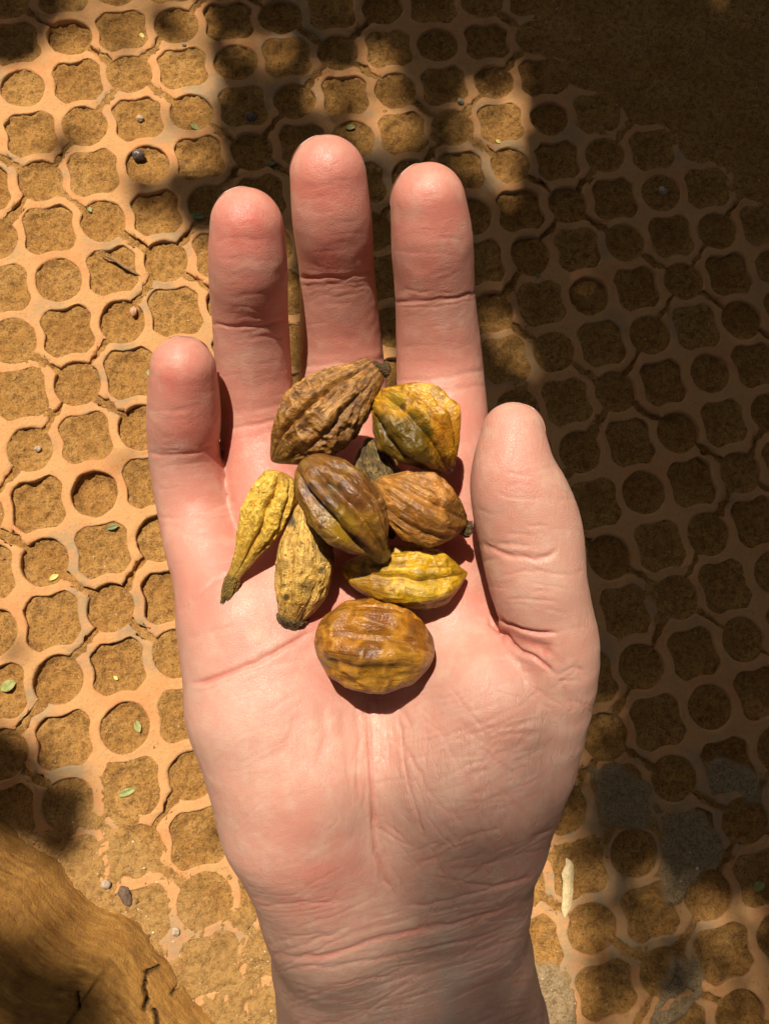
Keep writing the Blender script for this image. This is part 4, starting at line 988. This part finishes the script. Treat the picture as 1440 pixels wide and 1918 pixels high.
def transmit(pp):
    T = np.full(len(pp), 0.0012)
    for poly, v in LIT:
        d = poly_sd(pp, poly); T = np.maximum(T, v * smooth(14, -14, d))
    q = np.c_[pp / 75.0, pp[:, 0] * 0]
    T = T * (1 - 0.75 * smooth(0.05, 0.45, fbm(q, 140, 3)) * smooth(460, 260, pp[:, 1]) * smooth(-50, 250, pp[:, 0]))
    for poly, v in DARKP:
        d = poly_sd(pp, poly); T = np.where(d < 14, T + (v - T) * smooth(14, -14, d), T)
    return T
def build_tree():
    base = np.array([-0.75, -1.55, 0.0])
    root = bpy.data.objects.new('tree', None); COL.objects.link(root); root.location = base
    tag(root, 'leafy shade tree whose crown hangs over the paving', 'tree')
    bark = ROOT
    def limb(name, pts, rad, seed):
        pts = np.array(pts, float); nt, na = 60, 20; t = np.linspace(0, 1, nt); tk = np.linspace(0, 1, len(pts))
        A_ = np.stack([np.interp(t, tk, pts[:, q]) for q in range(3)], 1); R = np.interp(t, tk, rad)
        T = np.gradient(A_, axis=0); T /= np.linalg.norm(T, axis=1, keepdims=True); s1 = np.cross(T, np.array([0.3, 0.9, 0.2])); s1 /= np.linalg.norm(s1, axis=1, keepdims=True); s2 = np.cross(T, s1)
        a = np.linspace(0, 2 * np.pi, na, endpoint=False); TT, AA = np.meshgrid(t, a, indexing='ij')
        r = np.repeat(R, na) * (1 + 0.12 * fbm(np.c_[TT.ravel() * 9, np.cos(AA).ravel() * 2, np.sin(AA).ravel() * 2], seed, 3))
        P = np.repeat(A_, na, 0) + np.repeat(s1, na, 0) * (np.cos(AA).ravel() * r)[:, None] + np.repeat(s2, na, 0) * (np.sin(AA).ravel() * r)[:, None]
        me = mesh_np(name, P, grid_quads(nt, na, True)); attr(me, 'uvw', np.c_[TT.ravel(), np.cos(AA).ravel() * .1, np.sin(AA).ravel() * .1])
        link(name, me, bark, root, Vector(A_[0]))
    top = base + np.array([-0.1, 0.2, 2.3])
    limb('trunk', [base, base + [0.02, 0.03, 1.0], top], [0.24, 0.16, 0.13], 1)
    for k, e in enumerate([(2.0, 2.2, 3.9), (-2.2, 1.8, 3.8), (0.6, -2.2, 3.8), (2.3, -0.8, 3.7), (-2.4, -1.4, 3.6)]):
        limb('limb', [top - [0, 0, 0.1], (top + np.array(e)) / 2 + [0, 0, 0.25], e], [0.09, 0.055, 0.02], 10 + k)
    # leaves: thick where the ground lies in shade, open along the sun's path where it is lit
    g2 = np.random.default_rng(21)
    pts, size = [], []
    s = SUN_W / SUN_W[2]
    # near layer: sampled over the ground the picture shows
    n = 120000
    gx = g2.uniform(-1.1, 1.1, n); gy = g2.uniform(-1.4, 1.5, n)
    pp = proj(np.c_[gx, gy, np.zeros(n)])
    T = transmit(pp)
    soft = (T > 0.09) & (T < 0.9); A_soft = 0.00062 * (0.036 / 0.0625) ** 2
    A_leaf = 0.00062; area = 2.2 * 2.9
    ng = 160000; sx = g2.uniform(-1.1, 1.1, ng); sy = g2.uniform(-1.4, 1.5, ng); Ts = transmit(proj(np.c_[sx, sy, np.zeros(ng)]))
    kk = (Ts > 0.09) & (Ts < 0.9) & (g2.random(ng) < -np.log(np.clip(Ts, 0.004, 1)) / A_soft * area / ng); zz = g2.uniform(3.9, 4.9, kk.sum())
    pts.append(np.c_[sx[kk] + s[0] * zz, sy[kk] + s[1] * zz, zz]); size.append(g2.uniform(0.03, 0.042, kk.sum()))
    want = -np.log(np.clip(T, 0.0012, 1)) / A_leaf * area / n
    keep = (g2.random(n) < want) & ~soft
    gx, gy = gx[keep], gy[keep]; z = g2.uniform(2.7, 3.7, len(gx))
    pts.append(np.c_[gx + s[0] * z, gy + s[1] * z, z]); size.append(g2.uniform(0.05, 0.075, len(gx)))
    # the rest of the crown
    n = 46000
    rad = 6.0 * np.sqrt(g2.random(n)); an = g2.uniform(0, 2 * np.pi, n)
    cx_, cy_ = rad * np.cos(an), 0.7 + rad * np.sin(an); z = g2.uniform(2.9, 4.9, n) - 0.30 * np.maximum(rad - 1.5, 0)
    q = np.c_[cx_ - s[0] * z, cy_ - s[1] * z]
    inside = (np.abs(q[:, 0]) < 1.15) & (q[:, 1] > -1.45) & (q[:, 1] < 1.55)
    cl = fbm(np.c_[cx_, cy_, z] * 1.1, 88, 2) > -0.45
    k = ~inside & cl & (z > 1.6)
    pts.append(np.c_[cx_, cy_, z][k]); size.append(g2.uniform(0.13, 0.20, k.sum()))
    P = np.concatenate(pts); S = np.concatenate(size)
    hv = np.empty(len(hand.data.vertices) * 3, np.float32); hand.data.vertices.foreach_get('co', hv); hv = hv.reshape(-1, 3)[::60] + np.array(hand.location)
    hq = (hv - s * hv[:, 2:])[:, :2]; pq = (P - s * P[:, 2:])[:, :2]
    gmin = hq.min(0) - 0.3; cells = np.zeros((120, 120), bool); ix = ((hq - gmin) / 0.02).astype(int); ix = np.clip(ix, 0, 119); cells[ix[:, 0], ix[:, 1]] = True
    for _ in range(4):
        c2 = cells.copy(); c2[1:] |= cells[:-1]; c2[:-1] |= cells[1:]; c2[:, 1:] |= cells[:, :-1]; c2[:, :-1] |= cells[:, 1:]; cells = c2
    jx = ((pq - gmin) / 0.02).astype(int); inb = np.all((jx >= 0) & (jx < 120), axis=1); jx = np.clip(jx, 0, 119)
    ok = ~(inb & cells[jx[:, 0], jx[:, 1]]); P, S = P[ok], S[ok]
    hv = hv[::3]; hq = hq[::3]; hpx = proj(hv)
    d, _ = seg_dist(hpx, [(1300, 1270), (1060, 1350), (860, 1480), (740, 1660), (640, 1760), (400, 1830)])
    line = np.interp(hpx[:, 0], [400, 640, 740, 860, 1060, 1300], [1830, 1760, 1660, 1480, 1350, 1270])
    below = np.where(hpx[:, 1] > line, d, -d)
    Th = 1 - 0.60 * smooth(-70, 90, below)
    k2 = 14000; i2 = g2.integers(0, len(hq), k2); cellarea = 0.0
    c0 = hq.min(0); gx_ = g2.uniform(c0[0], hq[:, 0].max(), k2); gy_ = g2.uniform(c0[1], hq[:, 1].max(), k2)
    box = (hq[:, 0].max() - c0[0]) * (hq[:, 1].max() - c0[1])
    nn = np.array([np.argmin((hq[:, 0] - a) ** 2 + (hq[:, 1] - b) ** 2) for a, b in zip(gx_, gy_)])
    dn = np.hypot(hq[nn, 0] - gx_, hq[nn, 1] - gy_)
    kp = (dn < 0.012) & (g2.random(k2) < -np.log(Th[nn]) / (A_soft * 0.6) * box / k2)
    zz = g2.uniform(3.3, 4.2, kp.sum())
    P = np.concatenate([P, np.c_[gx_[kp] + s[0] * zz, gy_[kp] + s[1] * zz, zz]]); S = np.concatenate([S, g2.uniform(0.024, 0.032, kp.sum())]); m = len(P)
    d1 = g2.normal(size=(m, 3)); d1 /= np.linalg.norm(d1, axis=1, keepdims=True); d2 = g2.normal(size=(m, 3)) + np.array([0, 0, 0.0]); d2 = np.cross(d1, d2); d2 /= np.linalg.norm(d2, axis=1, keepdims=True)
    o = []
    for (a, b) in ((-0.5, 0), (-0.15, 0.26), (0.22, 0.22), (0.5, 0), (0.22, -0.22), (-0.15, -0.26)):
        o.append(P + d1 * (a * S)[:, None] + d2 * (b * S)[:, None])
    V = np.stack(o, 1).reshape(-1, 3); i6 = np.arange(m)[:, None] * 6
    Q = np.concatenate([i6 + np.array([[0, 1, 2, 3]]), i6 + np.array([[0, 3, 4, 5]])])
    t = NT('foliage'); lf = t.done((0.045, 0.085, 0.022), 0.55)
    cr = link('crown', mesh_np('crown', V, Q, False), lf, root, Vector((0, 0.7, 3.3)))
    cr['kind'] = 'stuff'
build_tree()
